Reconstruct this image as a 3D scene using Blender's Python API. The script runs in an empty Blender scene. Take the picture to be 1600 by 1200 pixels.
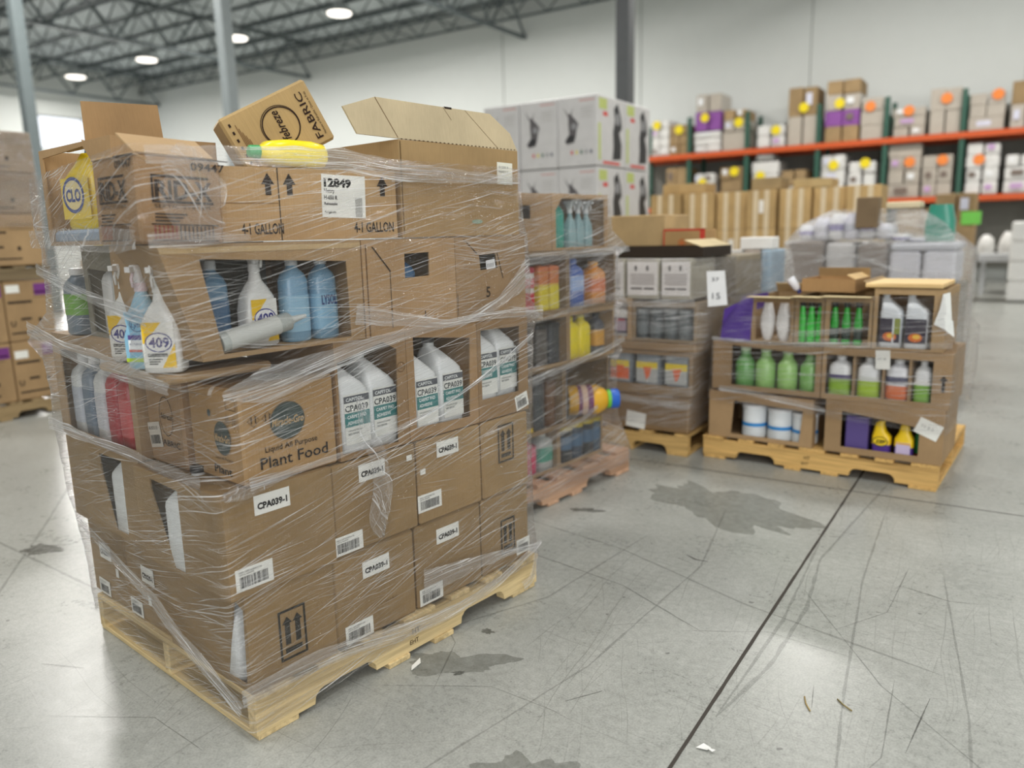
import bpy, math, random
from mathutils import Matrix, Vector, noise
from mathutils.geometry import tessellate_polygon
random.seed(7)
R=math.radians; PI=math.pi
scene=bpy.context.scene; COL=scene.collection

# ------------------------------------------------------------------ camera
YAW,PITCH,ROLL,CAMH,FPX=0.58008,0.190527,-0.0248694,1.3507,1214.28
fwd=Vector((-math.sin(YAW)*math.cos(PITCH),math.cos(YAW)*math.cos(PITCH),-math.sin(PITCH)))
rt=Vector((math.cos(YAW),math.sin(YAW),0)); up=rt.cross(fwd)
cr=math.cos(ROLL)*rt+math.sin(ROLL)*up; cu=-math.sin(ROLL)*rt+math.cos(ROLL)*up
cam_data=bpy.data.cameras.new('camera'); cam=bpy.data.objects.new('camera',cam_data); COL.objects.link(cam)
M=Matrix.Identity(4)
for i in range(3): M[i][0]=cr[i]; M[i][1]=cu[i]; M[i][2]=-fwd[i]
M[2][3]=CAMH; cam.matrix_world=M
cam_data.sensor_width=36; cam_data.sensor_fit='HORIZONTAL'; cam_data.lens=FPX/1600*36
cam_data.clip_end=200; cam_data.clip_start=.05
cam_data.dof.use_dof=True; cam_data.dof.focus_distance=2.35; cam_data.dof.aperture_fstop=27.3e-3/0.019
scene.camera=cam
# ------------------------------------------------------------------ light
world=bpy.data.worlds.new('world'); scene.world=world; world.use_nodes=True
wb=world.node_tree.nodes['Background']; wb.inputs[0].default_value=(.90,.96,1,1); wb.inputs[1].default_value=2.6
def area(name,loc,target,sx,sy,power,color=(1,1,1),shape='RECTANGLE',spread=180):
    l=bpy.data.lights.new(name,'AREA'); l.shape=shape; l.size=sx
    if shape=='RECTANGLE': l.size_y=sy
    l.energy=power; l.color=color; l.spread=R(spread)
    o=bpy.data.objects.new(name,l); COL.objects.link(o); o.location=loc
    o.rotation_euler=(Vector(target)-Vector(loc)).to_track_quat('-Z','Y').to_euler(); return o
# daylight coming in through the high window of the left wall
area('window_daylight',(-32.7,18.4,5.9),(-2,1.3,0),4.0,2.6,500,(1,.98,.94),spread=45)
# added fill light behind and beside the camera, no source is seen there
area('added_fill_light',(4.5,-5.5,3.6),(-2.2,4.0,.6),7,4.5,1100,(1,.985,.96))
scene.view_settings.view_transform='Standard'; scene.view_settings.look='None'
scene.view_settings.exposure=-1.5; scene.view_settings.gamma=1.0; scene.view_settings.use_curve_mapping=False
scene.cycles.max_bounces=10; scene.cycles.transparent_max_bounces=24; scene.cycles.diffuse_bounces=4

# ------------------------------------------------------------------ materials
def lin(c):
    if isinstance(c,str): c=tuple(int(c[i:i+2],16)/255 for i in (0,2,4))
    return tuple(((x/12.92) if x<=.04045 else ((x+.055)/1.055)**2.4) for x in c)+(1,)
class NT:
    def __init__(s,name):
        s.m=bpy.data.materials.new(name); s.m.use_nodes=True; s.t=s.m.node_tree; s.t.nodes.clear()
        s.out=s.n('ShaderNodeOutputMaterial')
    def n(s,typ,**kw):
        nd=s.t.nodes.new(typ)
        for k,v in kw.items():
            if k.startswith('i_'): nd.inputs[k[2:].replace('_',' ')].default_value=v
            else: setattr(nd,k,v)
        return nd
    def l(s,a,b): s.t.links.new(a,b)
    def ramp(s,src,stops):
        r=s.n('ShaderNodeValToRGB'); e=r.color_ramp.elements
        while len(e)<len(stops): e.new(.5)
        for i,(p,c) in enumerate(stops): e[i].position=p; e[i].color=c if len(c)==4 else tuple(c)+(1,)
        s.l(src,r.inputs[0]); return r.outputs[0]
    def math(s,op,a,b=None,clamp=False):
        m=s.n('ShaderNodeMath',operation=op,use_clamp=clamp)
        for i,x in enumerate((a,b)):
            if x is None: continue
            if isinstance(x,(int,float)): m.inputs[i].default_value=x
            else: s.l(x,m.inputs[i])
        return m.outputs[0]
    def mix(s,f,a,b,mode='MIX'):
        m=s.n('ShaderNodeMix',data_type='RGBA',blend_type=mode)
        for sock,x in ((m.inputs[0],f),(m.inputs[6],a),(m.inputs[7],b)):
            if isinstance(x,(int,float)): sock.default_value=x
            elif isinstance(x,tuple): sock.default_value=x
            else: s.l(x,sock)
        return m.outputs[2]
    def noise(s,vec,scale,detail=3,rough=.55,dim='3D'):
        n=s.n('ShaderNodeTexNoise',noise_dimensions=dim); n.inputs['Scale'].default_value=scale
        n.inputs['Detail'].default_value=detail; n.inputs['Roughness'].default_value=rough
        if vec is not None: s.l(vec,n.inputs['Vector'])
        return n.outputs[0]
    def mapping(s,vec,scale=(1,1,1),rot=(0,0,0),loc=(0,0,0)):
        m=s.n('ShaderNodeMapping'); m.inputs['Scale'].default_value=scale; m.inputs['Rotation'].default_value=rot; m.inputs['Location'].default_value=loc
        s.l(vec,m.inputs['Vector']); return m.outputs[0]
    def bsdf(s,color,rough=.5,metal=0,spec=.5,coat=0,bump=None,bs=.3,bd=.01,trans=0,sss=0):
        b=s.n('ShaderNodeBsdfPrincipled')
        for k,x in (('Base Color',color),('Roughness',rough),('Metallic',metal)):
            if isinstance(x,(int,float,tuple)): b.inputs[k].default_value=x
            else: s.l(x,b.inputs[k])
        b.inputs['Specular IOR Level'].default_value=spec; b.inputs['Coat Weight'].default_value=coat
        b.inputs['Transmission Weight'].default_value=trans
        if bump is not None:
            bn=s.n('ShaderNodeBump'); bn.inputs['Strength'].default_value=bs; bn.inputs['Distance'].default_value=bd
            s.l(bump,bn.inputs['Height']); s.l(bn.outputs[0],b.inputs['Normal'])
        return b
    def done(s,b): s.l(b.outputs[0] if hasattr(b,'outputs') else b,s.out.inputs[0]); return s.m
MC={}
def plain(c,rough=.5,metal=0,coat=0,spec=.5,vary=.0):
    k=('p',c,rough,metal,coat,vary)
    if k not in MC:
        t=NT('paint_%s'%c if isinstance(c,str) else 'paint')
        tc=t.n('ShaderNodeTexCoord'); n=t.noise(tc.outputs['Object'],9,3)
        base=lin(c); d=tuple(x*(.93-vary) for x in base[:3])+(1,)
        col=t.mix(t.ramp(n,[(.35,(0,0,0,1)),(.65,(1,1,1,1))]),d,base)
        MC[k]=t.done(t.bsdf(col,rough,metal,spec,coat,bump=n,bs=.08,bd=.004))
    return MC[k]
def cardboard(c='B08A5E',scale=1.0):
    k=('card',c)
    if k not in MC:
        t=NT('cardboard'); tc=t.n('ShaderNodeTexCoord'); v=tc.outputs['Object']
        oi=t.n('ShaderNodeObjectInfo')
        off=t.n('ShaderNodeVectorMath',operation='ADD'); t.l(v,off.inputs[0]); t.l(oi.outputs['Random'],off.inputs[1])
        n=t.noise(off.outputs[0],3.2,4,.6); fib=t.noise(t.mapping(v,(260,260,14)),1,2)
        flute=t.noise(t.mapping(v,(170,170,.6)),1,1,.3)
        base=lin(c); base=(base[0]*.96,base[1]*1.0,base[2]*.84,1); dk=tuple(x*.78 for x in base[:3])+(1,); lt=tuple(min(1,x*1.13) for x in base[:3])+(1,)
        col=t.mix(t.ramp(n,[(.32,(0,0,0,1)),(.7,(1,1,1,1))]),dk,lt)
        col=t.mix(.22,col,t.ramp(fib,[(.3,dk),(.7,lt)]))
        rnd=t.n('ShaderNodeHueSaturation'); t.l(col,rnd.inputs['Color']); t.l(t.math('MULTIPLY_ADD',oi.outputs['Random'],.2),rnd.inputs['Value'])
        rnd.inputs['Value'].default_value=1
        rnd.inputs['Saturation'].default_value=.86; mm=t.math('ADD',t.math('MULTIPLY',oi.outputs['Random'],.18),.90); t.l(mm,rnd.inputs['Value'])
        h=t.math('ADD',t.math('MULTIPLY',n,1.0),t.math('MULTIPLY',flute,.12))
        MC[k]=t.done(t.bsdf(rnd.outputs[0],.72,0,.3,0,bump=h,bs=.5,bd=.012))
    return MC[k]
def wood(c='D8B681',axis='x',dark='8A6233'):
    k=('wood',c,axis)
    if k not in MC:
        t=NT('pallet_wood'); tc=t.n('ShaderNodeTexCoord'); v=tc.outputs['Object']; oi=t.n('ShaderNodeObjectInfo')
        off=t.n('ShaderNodeVectorMath',operation='ADD'); t.l(v,off.inputs[0])
        sc=t.n('ShaderNodeVectorMath',operation='SCALE'); sc.inputs[0].default_value=(3,7,5); t.l(oi.outputs['Random'],sc.inputs['Scale']); t.l(sc.outputs[0],off.inputs[1])
        s=(2.2,60,60) if axis=='x' else (60,2.2,60)
        g=t.noise(t.mapping(off.outputs[0],s),1,4,.65)
        s2=(1.2,9,9) if axis=='x' else (9,1.2,9)
        b=t.noise(t.mapping(off.outputs[0],s2),1,3)
        base=lin(c); dk=lin(dark); lt=tuple(min(1,x*1.12) for x in base[:3])+(1,)
        col=t.mix(t.ramp(g,[(.34,(0,0,0,1)),(.60,(1,1,1,1))]),tuple(x*.66+y*.2 for x,y in zip(base[:3],dk[:3]))+(1,),lt)
        col=t.mix(t.ramp(b,[(.55,(0,0,0,1)),(.78,(.75,.75,.75,1))]),col,dk)
        MC[k]=t.done(t.bsdf(col,.68,0,.3,0,bump=g,bs=.5,bd=.004))
    return MC[k]
def bottle_mat(c,rough=.32,trans=0.0,coat=.2):
    k=('bot',c,rough,trans)
    if k not in MC:
        t=NT('plastic_%s'%c); tc=t.n('ShaderNodeTexCoord'); n=t.noise(tc.outputs['Object'],14,2)
        base=lin(c); dk=tuple(x*.9 for x in base[:3])+(1,)
        MC[k]=t.done(t.bsdf(t.mix(n,dk,base),rough,0,.5,coat,bump=n,bs=.1,bd=.004,trans=trans))
    return MC[k]
def ink(c='2A2420'): return plain(c,.7,spec=.2)
def emit(c,s):
    k=('e',c,s)
    if k not in MC:
        t=NT('light_glow'); e=t.n('ShaderNodeEmission'); e.inputs[0].default_value=lin(c); e.inputs[1].default_value=s
        MC[k]=t.done(e)
    return MC[k]
def film_mat(name,density=1.0,rot=R(-13),haze=.008,warp=.05,white=.86):
    """clear stretch film: faint haze, long fine stretch lines and sharper whitish folds, partly painted glints, running round the load"""
    t=NT(name); uv=t.n('ShaderNodeUVMap'); uv.uv_map='UVMap'; v=uv.outputs[0]
    wn=t.n('ShaderNodeTexNoise'); wn.inputs['Scale'].default_value=1.5; wn.inputs['Detail'].default_value=1; t.l(v,wn.inputs['Vector'])
    ws=t.n('ShaderNodeVectorMath',operation='SCALE'); t.l(wn.outputs['Color'],ws.inputs[0]); ws.inputs['Scale'].default_value=warp
    wa=t.n('ShaderNodeVectorMath',operation='ADD'); t.l(v,wa.inputs[0]); t.l(ws.outputs[0],wa.inputs[1]); w=wa.outputs[0]
    def layer(r,sx,sy,det=3,loc=(0,0,0)):
        return t.noise(t.mapping(t.mapping(w,(1,1,1),(0,0,r),loc),(sx,sy,1)),1,det,.62)
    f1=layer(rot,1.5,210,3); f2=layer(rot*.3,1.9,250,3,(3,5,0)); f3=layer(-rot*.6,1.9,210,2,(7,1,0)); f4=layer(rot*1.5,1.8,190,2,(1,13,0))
    patch=t.noise(t.mapping(v,(1.8,4.5,1),(0,0,rot),(1,9,0)),1,3,.6)
    patch2=t.noise(t.mapping(v,(2.6,5,1),(0,0,0),(5,2,0)),1,2,.5); patch3=t.noise(t.mapping(v,(3,4,1),(0,0,0),(15,4,0)),1,2,.5)
    K=(0,0,0,1); O=(1,1,1,1)
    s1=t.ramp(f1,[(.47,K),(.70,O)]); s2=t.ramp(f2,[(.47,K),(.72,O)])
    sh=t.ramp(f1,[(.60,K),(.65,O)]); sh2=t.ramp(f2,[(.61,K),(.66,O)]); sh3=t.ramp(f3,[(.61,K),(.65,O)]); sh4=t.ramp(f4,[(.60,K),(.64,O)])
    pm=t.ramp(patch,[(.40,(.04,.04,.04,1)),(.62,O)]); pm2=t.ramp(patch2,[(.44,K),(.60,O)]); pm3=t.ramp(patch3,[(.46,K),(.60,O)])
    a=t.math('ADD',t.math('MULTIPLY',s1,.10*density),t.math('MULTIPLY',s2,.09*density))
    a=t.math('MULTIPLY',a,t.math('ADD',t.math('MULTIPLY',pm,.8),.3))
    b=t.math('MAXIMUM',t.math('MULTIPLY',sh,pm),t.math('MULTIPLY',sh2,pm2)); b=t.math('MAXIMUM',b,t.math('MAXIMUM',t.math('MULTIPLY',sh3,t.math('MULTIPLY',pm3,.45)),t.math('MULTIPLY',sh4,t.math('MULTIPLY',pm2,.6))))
    b=t.math('MULTIPLY',b,.92*min(1.2,density),True)  # fold streaks kept extra white, glints are painted into the film here
    geo=t.n('ShaderNodeLayerWeight'); geo.inputs['Blend'].default_value=.3
    al=t.math('ADD',t.math('ADD',a,b),t.math('ADD',haze,t.math('MULTIPLY',geo.outputs['Facing'],.05)),True)
    bmp=t.n('ShaderNodeBump'); bmp.inputs['Strength'].default_value=1; bmp.inputs['Distance'].default_value=.006
    hh=t.math('ADD',f1,t.math('ADD',t.math('MULTIPLY',f2,.8),t.math('MULTIPLY',t.math('ADD',f3,patch),.7))); t.l(hh,bmp.inputs['Height'])
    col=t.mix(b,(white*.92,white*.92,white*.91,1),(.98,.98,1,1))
    pr=t.n('ShaderNodeBsdfPrincipled'); t.l(col,pr.inputs['Base Color']); pr.inputs['Roughness'].default_value=.2
    pr.inputs['Specular IOR Level'].default_value=.9; t.l(bmp.outputs[0],pr.inputs['Normal'])
    tl=t.n('ShaderNodeBsdfTranslucent'); t.l(col,tl.inputs[0])
    m0=t.n('ShaderNodeMixShader'); m0.inputs[0].default_value=.3; t.l(pr.outputs[0],m0.inputs[1]); t.l(tl.outputs[0],m0.inputs[2])
    tr=t.n('ShaderNodeBsdfTransparent'); tr.inputs[0].default_value=(.99,.985,.99,1)
    gl=t.n('ShaderNodeBsdfGlossy'); gl.inputs['Roughness'].default_value=.07; t.l(bmp.outputs[0],gl.inputs['Normal'])
    fr=t.n('ShaderNodeFresnel'); fr.inputs['IOR'].default_value=1.38; t.l(bmp.outputs[0],fr.inputs['Normal'])
    m1=t.n('ShaderNodeMixShader'); t.l(t.math('MULTIPLY',fr.outputs[0],.45,True),m1.inputs[0]); t.l(tr.outputs[0],m1.inputs[1]); t.l(gl.outputs[0],m1.inputs[2])
    m2=t.n('ShaderNodeMixShader'); t.l(al,m2.inputs[0]); t.l(m1.outputs[0],m2.inputs[1]); t.l(m0.outputs[0],m2.inputs[2])
    return t.done(m2)

# ------------------------------------------------------------------ mesh builder
I4=Matrix.Identity(4)
def fm(o,u,v,n):
    m=Matrix.Identity(4)
    for i in range(3): m[i][0]=u[i]; m[i][1]=v[i]; m[i][2]=n[i]; m[i][3]=o[i]
    return m
def T(x,y,z): return Matrix.Translation((x,y,z))
_tx={}
def text_data(s,bold=0.0):
    k=(s,bold)
    if k not in _tx:
        c=bpy.data.curves.new('t','FONT'); c.body=s; c.size=1; c.offset=bold; c.resolution_u=2; c.align_x='LEFT'
        o=bpy.data.objects.new('t',c); COL.objects.link(o); bpy.context.view_layer.update()
        me=bpy.data.meshes.new_from_object(o.evaluated_get(bpy.context.evaluated_depsgraph_get()))
        vs=[v.co.copy() for v in me.vertices]; fs=[tuple(p.vertices) for p in me.polygons]
        bpy.data.objects.remove(o); bpy.data.curves.remove(c); bpy.data.meshes.remove(me)
        if vs:
            x0=min(v.x for v in vs); x1=max(v.x for v in vs)
        else: x0,x1=0,1
        _tx[k]=(vs,fs,x0,x1)
    return _tx[k]
class MB:
    def __init__(s): s.v=[]; s.f=[]; s.m=[]; s.sm=[]; s.mats=[]; s.uv=None
    def mi(s,mat):
        if mat not in s.mats: s.mats.append(mat)
        return s.mats.index(mat)
    def add(s,vs,fs,mat,M=I4,smooth=False):
        b=len(s.v); s.v+=[M@Vector(v) for v in vs]; i=s.mi(mat)
        for f in fs: s.f.append([b+k for k in f]); s.m.append(i); s.sm.append(smooth)
        return s
    def box(s,x0,x1,y0,y1,z0,z1,mat,M=I4,bev=0):
        if bev<=0:
            vs=[(x,y,z) for z in (z0,z1) for y in (y0,y1) for x in (x0,x1)]
            fs=[(0,2,3,1),(4,5,7,6),(0,1,5,4),(2,6,7,3),(0,4,6,2),(1,3,7,5)]
            return s.add(vs,fs,mat,M)
        # chamfered box: 24 verts
        b=bev; vs=[]; idx={}
        X=(x0,x1);Y=(y0,y1);Z=(z0,z1)
        for i in (0,1):
            for j in (0,1):
                for k in (0,1):
                    sx=b if i==0 else -b; sy=b if j==0 else -b; sz=b if k==0 else -b
                    idx[i,j,k,'x']=len(vs); vs.append((X[i],Y[j]+sy,Z[k]+sz))
                    idx[i,j,k,'y']=len(vs); vs.append((X[i]+sx,Y[j],Z[k]+sz))
                    idx[i,j,k,'z']=len(vs); vs.append((X[i]+sx,Y[j]+sy,Z[k]))
        fs=[]
        for i in (0,1): q=[idx[i,0,0,'x'],idx[i,1,0,'x'],idx[i,1,1,'x'],idx[i,0,1,'x']]; fs.append(q if i else q[::-1])
        for j in (0,1): q=[idx[0,j,0,'y'],idx[0,j,1,'y'],idx[1,j,1,'y'],idx[1,j,0,'y']]; fs.append(q if j else q[::-1])
        for k in (0,1): q=[idx[0,0,k,'z'],idx[1,0,k,'z'],idx[1,1,k,'z'],idx[0,1,k,'z']]; fs.append(q if k else q[::-1])
        for i in (0,1):
            for j in (0,1): q=[idx[i,j,0,'x'],idx[i,j,0,'y'],idx[i,j,1,'y'],idx[i,j,1,'x']]; fs.append(q if (i+j)%2==0 else q[::-1])
            for k in (0,1): q=[idx[i,0,k,'x'],idx[i,1,k,'x'],idx[i,1,k,'z'],idx[i,0,k,'z']]; fs.append(q if (i+k)%2==0 else q[::-1])
        for j in (0,1):
            for k in (0,1): q=[idx[0,j,k,'y'],idx[0,j,k,'z'],idx[1,j,k,'z'],idx[1,j,k,'y']]; fs.append(q if (j+k)%2==0 else q[::-1])
        for (i,j,k) in [(a,c,d) for a in (0,1) for c in (0,1) for d in (0,1)]:
            q=[idx[i,j,k,'x'],idx[i,j,k,'y'],idx[i,j,k,'z']]; fs.append(q if (i+j+k)%2 else q[::-1])
        return s.add(vs,fs,mat,M)
    def panel(s,outer,hole,th,mat,M=I4,inner=None):
        """flat sheet in M's xy plane (front at z=0, back at z=-th) with an optional hole"""
        loops=[outer]+([hole] if hole else [])
        tris=tessellate_polygon([[Vector((p[0],p[1],0)) for p in l] for l in loops])
        pts=[p for l in loops for p in l]; n=len(pts)
        vs=[(p[0],p[1],0) for p in pts]+[(p[0],p[1],-th) for p in pts]
        fs=[]
        for t in tris:
            a,b,c=[Vector(pts[i]) for i in t]
            if (b-a).x*(c-a).y-(b-a).y*(c-a).x<0: t=(t[0],t[2],t[1])
            fs.append(tuple(t))
        s.add(vs[:n],fs,mat,M)
        s.add(vs[n:],[f[::-1] for f in fs],inner or mat,M)
        o=0
        for l in loops:
            k=len(l); vv=[(p[0],p[1],0) for p in l]+[(p[0],p[1],-th) for p in l]
            s.add(vv,[(i,(i+1)%k,k+(i+1)%k,k+i) for i in range(k)],mat,M)
        return s
    def poly(s,pts,mat,M=I4,w=0):
        tris=tessellate_polygon([[Vector((p[0],p[1],0)) for p in pts]]); fs=[]
        for t in tris:
            a,b,c=[Vector(pts[i]) for i in t]
            if (b-a).x*(c-a).y-(b-a).y*(c-a).x<0: t=(t[0],t[2],t[1])
            fs.append(tuple(t))
        return s.add([(p[0],p[1],w) for p in pts],fs,mat,M)
    def rect(s,x0,y0,x1,y1,mat,M=I4,w=0): return s.add([(x0,y0,w),(x1,y0,w),(x1,y1,w),(x0,y1,w)],[(0,1,2,3)],mat,M)
    def ring(s,cx,cy,rx,ry,t,mat,M=I4,w=0,n=40):
        vs=[];
        for i in range(n):
            a=2*PI*i/n; c,d=math.cos(a),math.sin(a); vs+=[(cx+rx*c,cy+ry*d,w),(cx+(rx-t)*c,cy+(ry-t)*d,w)]
        return s.add(vs,[(2*i,(2*i+2)%(2*n),(2*i+3)%(2*n),2*i+1) for i in range(n)],mat,M)
    def disc(s,cx,cy,rx,ry,mat,M=I4,w=0,n=36): return s.add([(cx+rx*math.cos(2*PI*i/n),cy+ry*math.sin(2*PI*i/n),w) for i in range(n)],[tuple(range(n))],mat,M)
    def text(s,st,x,y,size,mat,M=I4,w=0,width=None,bold=0.0,align='l',shear=0):
        vs,fs,x0,x1=text_data(st,bold); sx=size
        if width: sx=width/max(1e-6,(x1-x0))
        W=(x1-x0)*sx; dx={'l':0,'c':-W/2,'r':-W}[align]
        return s.add([(x+dx+(v.x-x0)*sx+v.y*size*shear,y+v.y*size,w) for v in vs],fs,mat,M)
    def loft(s,secs,mat,M=I4,n=28,smooth=True,cap=True):
        """secs: (z,cx,cy,rx,ry,e) superellipse rings"""
        vs=[];k=len(secs)
        for (z,cx,cy,rx,ry,e) in secs:
            for i in range(n):
                a=2*PI*(i+.5)/n; c,d=math.cos(a),math.sin(a)
                vs.append((cx+rx*math.copysign(abs(c)**(2/e),c),cy+ry*math.copysign(abs(d)**(2/e),d),z))
        fs=[(j*n+i,j*n+(i+1)%n,(j+1)*n+(i+1)%n,(j+1)*n+i) for j in range(k-1) for i in range(n)]
        s.add(vs,fs,mat,M,smooth)
        if cap:
            s.add(vs[:n],[tuple(range(n))[::-1]],mat,M); s.add(vs[-n:],[tuple(range(n))],mat,M)
        return s
    def tube(s,pts,r,mat,n=6,M=I4):
        pts=[Vector(p) for p in pts]; vs=[]
        for i,p in enumerate(pts):
            d=(pts[min(i+1,len(pts)-1)]-pts[max(i-1,0)]).normalized()
            a=d.orthogonal().normalized() if i==0 else (a-d*a.dot(d)).normalized()
            b=d.cross(a)
            for j in range(n): t=2*PI*j/n; vs.append(p+(a*math.cos(t)+b*math.sin(t))*r)
        k=len(pts)
        fs=[(j*n+i,j*n+(i+1)%n,(j+1)*n+(i+1)%n,(j+1)*n+i) for j in range(k-1) for i in range(n)]
        fs+=[tuple(range(n))[::-1],tuple(range((k-1)*n,k*n))]
        return s.add(vs,fs,mat,M,n>4)
    def bar(s,a,b,w,mat): return s.tube([a,b],w,mat,4)
    def build(s,name,parent=None,warp=None,loc=None,rotz=0):
        me=bpy.data.meshes.new(name); vs=s.v
        if warp: vs=[warp(v) for v in vs]
        me.from_pydata([tuple(v) for v in vs],[],s.f)
        for m in s.mats: me.materials.append(m)
        me.polygons.foreach_set('material_index',s.m); me.polygons.foreach_set('use_smooth',s.sm)
        if s.uv:
            l=me.uv_layers.new(name='UVMap')
            for lp in me.loops: l.data[lp.index].uv=s.uv[lp.vertex_index]
        me.update()
        o=bpy.data.objects.new(name,me); COL.objects.link(o)
        if parent is not None: o.parent=parent
        if loc is not None: o.location=loc; o.rotation_euler=(0,0,rotz)
        return o
def tag(o,label=None,cat=None,group=None,kind=None):
    if label: o['label']=label
    if cat: o['category']=cat
    if group: o['group']=group
    if kind: o['kind']=kind
    return o
class Frame:
    def __init__(s,x,y,deg): s.o=Vector((x,y,0)); s.a=R(deg); s.x=Vector((math.cos(s.a),math.sin(s.a),0)); s.y=Vector((-math.sin(s.a),math.cos(s.a),0))
    def p(s,x,y,z): return s.o+s.x*x+s.y*y+Vector((0,0,z))
def thing(name,label,cat,fr,x,y,z,rot=0,group=None,tilt=None):
    o=bpy.data.objects.new(name,None); COL.objects.link(o); o.empty_display_size=.05
    o.location=fr.p(x,y,z); o.rotation_euler=(0,0,fr.a+R(rot))
    if tilt:  # full local rotation (degrees) after the heading
        o.rotation_mode='XYZ'; m=Matrix.Rotation(fr.a+R(rot),4,'Z')@Matrix.Rotation(R(tilt[1]),4,'Y')@Matrix.Rotation(R(tilt[0]),4,'X')
        o.rotation_euler=m.to_euler()
    tag(o,label,cat,group); return o
def face(s,f):
    sx,sy,sz=s
    return {'F':fm((0,0,0),(1,0,0),(0,0,1),(0,-1,0)),'L':fm((0,sy,0),(0,-1,0),(0,0,1),(-1,0,0)),
      'R':fm((sx,0,0),(0,1,0),(0,0,1),(1,0,0)),'B':fm((sx,sy,0),(-1,0,0),(0,0,1),(0,1,0)),
      'T':fm((0,0,sz),(1,0,0),(0,1,0),(0,0,1)),'D':fm((0,sy,0),(1,0,0),(0,-1,0),(0,0,-1))}[f]
CB='9F7C4E'
def carton(label,fr,x,y,z,s,rot=0,holes=None,color=CB,group=None,open_top=False,tilt=None,name='cardboard_box',cat='box',warp=None,bulge=.004,skip=''):
    """holes: {face:[(u,v)..]}; a box without holes is one closed shell"""
    r=thing(name,label,cat,fr,x,y,z,rot,group,tilt); sx,sy,sz=s; m=cardboard(color)
    b=MB()
    if not holes and not open_top:
        # subdivided closed shell, slightly bowed
        n=6; bev=.004
        b.box(.002,sx-.002,.001,sy-.002,0,sz-.003,m,bev=.007)
    else:
        th=.005
        for f,(w,h) in (('F',(sx,sz)),('B',(sx,sz)),('L',(sy,sz)),('R',(sy,sz)),('T',(sx,sy)),('D',(sx,sy))):
            if f=='T' and open_top: continue
            if f in skip: continue
            e=.0 if f in 'FB' else .0052
            if f in 'LR': out=[(e,0),(w-e,0),(w-e,h),(e,h)]
            elif f in 'TD': out=[(e,e),(w-e,e),(w-e,h-e),(e,h-e)]
            else: out=[(0,0),(w,0),(w,h),(0,h)]
            b.panel(out,(holes or {}).get(f),th,m,face(s,f))
    b.build('box_shell',r,warp)
    r['_s']=s; r['_w']=0
    DIM[r.name]=(s,warp); return r
DIM={}
def flap(r,edge,length,ang,t0=0,t1=0,skew=0,color=CB,name='flap',cut=0):
    """top flap hinged on edge F/B/L/R, ang 0 = standing straight up, 90 = folded outwards flat"""
    (s,w)=DIM[r.name]; sx,sy,sz=s; M=face(s,edge); wd=sx if edge in 'FB' else sy
    a=R(ang); H=M@T(0,sz,0)@Matrix.Rotation(a,4,'X')
    b=MB(); b.panel([(t0,.001),(wd-t1,.001),(wd-t1-cut+skew,length),(t0+cut+skew,length)],None,.004,cardboard(color),H)
    return b.build(name,r,w)
def dec(r,f): (s,w)=DIM[r.name]; return face(s,f)
WHITE='EDEDE6'
def sticker(r,f,u,v,w,h,items=(),bars=0,rot=0,color=WHITE,name='shipping_label',ang=0,label=None):
    """paper label centred at u,v; items=(text,du,dv,size,width,bold) in label fractions; bars = barcode height share"""
    (s,wp)=DIM[r.name]; M=dec(r,f)@T(u,v,.0015)@Matrix.Rotation(R(rot),4,'Z'); b=MB()
    b.panel([(-w/2,-h/2),(w/2,-h/2),(w/2,h/2),(-w/2,h/2)],None,.0012,plain(color,.45),M)
    o=b.build(name,r,wp)
    if label: o['label']=label
    if items or bars:
        p=MB(); k=ink('1E1C1C')
        for it in items:
            st,du,dv,sz,wd,bo=it
            p.text(st,(du-.5)*w,(dv-.5)*h,sz*h,k,M,.0006,width=wd*w if wd else None,bold=bo)
        if bars:
            rnd=random.Random(hash((round(u,3),round(v,3)))&255); x=-w*.40
            while x<w*.36:
                q=rnd.choice((.5,.8,1.3,1.9))*w*.012; p.rect(x,-h*.36,min(x+q,w*.4),-h*.36+bars*h,k,M,.0006); x+=q+rnd.choice((.6,.9,1.5))*w*.012
        p.build('label_print',o,wp)
    return o
def cpa(r,f,u,v,w=.105,h=.052,rot=0): return sticker(r,f,u,v,w,h,[('CPA039-1',.08,.28,.44,.84,.05)],rot=rot)
def barcode(r,f,u,v,w=.105,h=.058,rot=0):
    return sticker(r,f,u,v,w,h,[('CPA039-1 CARPET ADHESIVE 4/1 GAL',.08,.80,.12,.62,0),('CAPITOL ADHESIVE',.08,.70,.10,.40,0)],bars=.50,rot=rot,name='barcode_label')
def printed(r,f,fn,name='printed_text',label=None):
    (s,wp)=DIM[r.name]; b=MB(); fn(b,dec(r,f)@T(0,0,.0012)); o=b.build(name,r,wp)
    if label: o['label']=label
    return o
def updown(r,f,u,v,w=.085,h=.15,col='33302A'):
    def fn(b,M):
        k=ink(col); t=.007; x0,x1,y0,y1=u-w/2,u+w/2,v-h/2,v+h/2
        b.rect(x0,y0,x1,y0+t,k,M); b.rect(x0,y1-t,x1,y1,k,M); b.rect(x0,y0+t,x0+t,y1-t,k,M); b.rect(x1-t,y0+t,x1,y1-t,k,M)
        for c in (u-w*.19,u+w*.19):
            a=w*.095; b.rect(c-a,v-h*.2,c+a,v+h*.24,k,M); b.poly([(c-a*1.9,v+h*.22),(c+a*1.9,v+h*.22),(c,v+h*.36)],k,M)
        b.rect(u-w*.31,v-h*.37,u+w*.31,v-h*.27,k,M)
    return printed(r,f,fn,'this_way_up_symbol')
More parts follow.
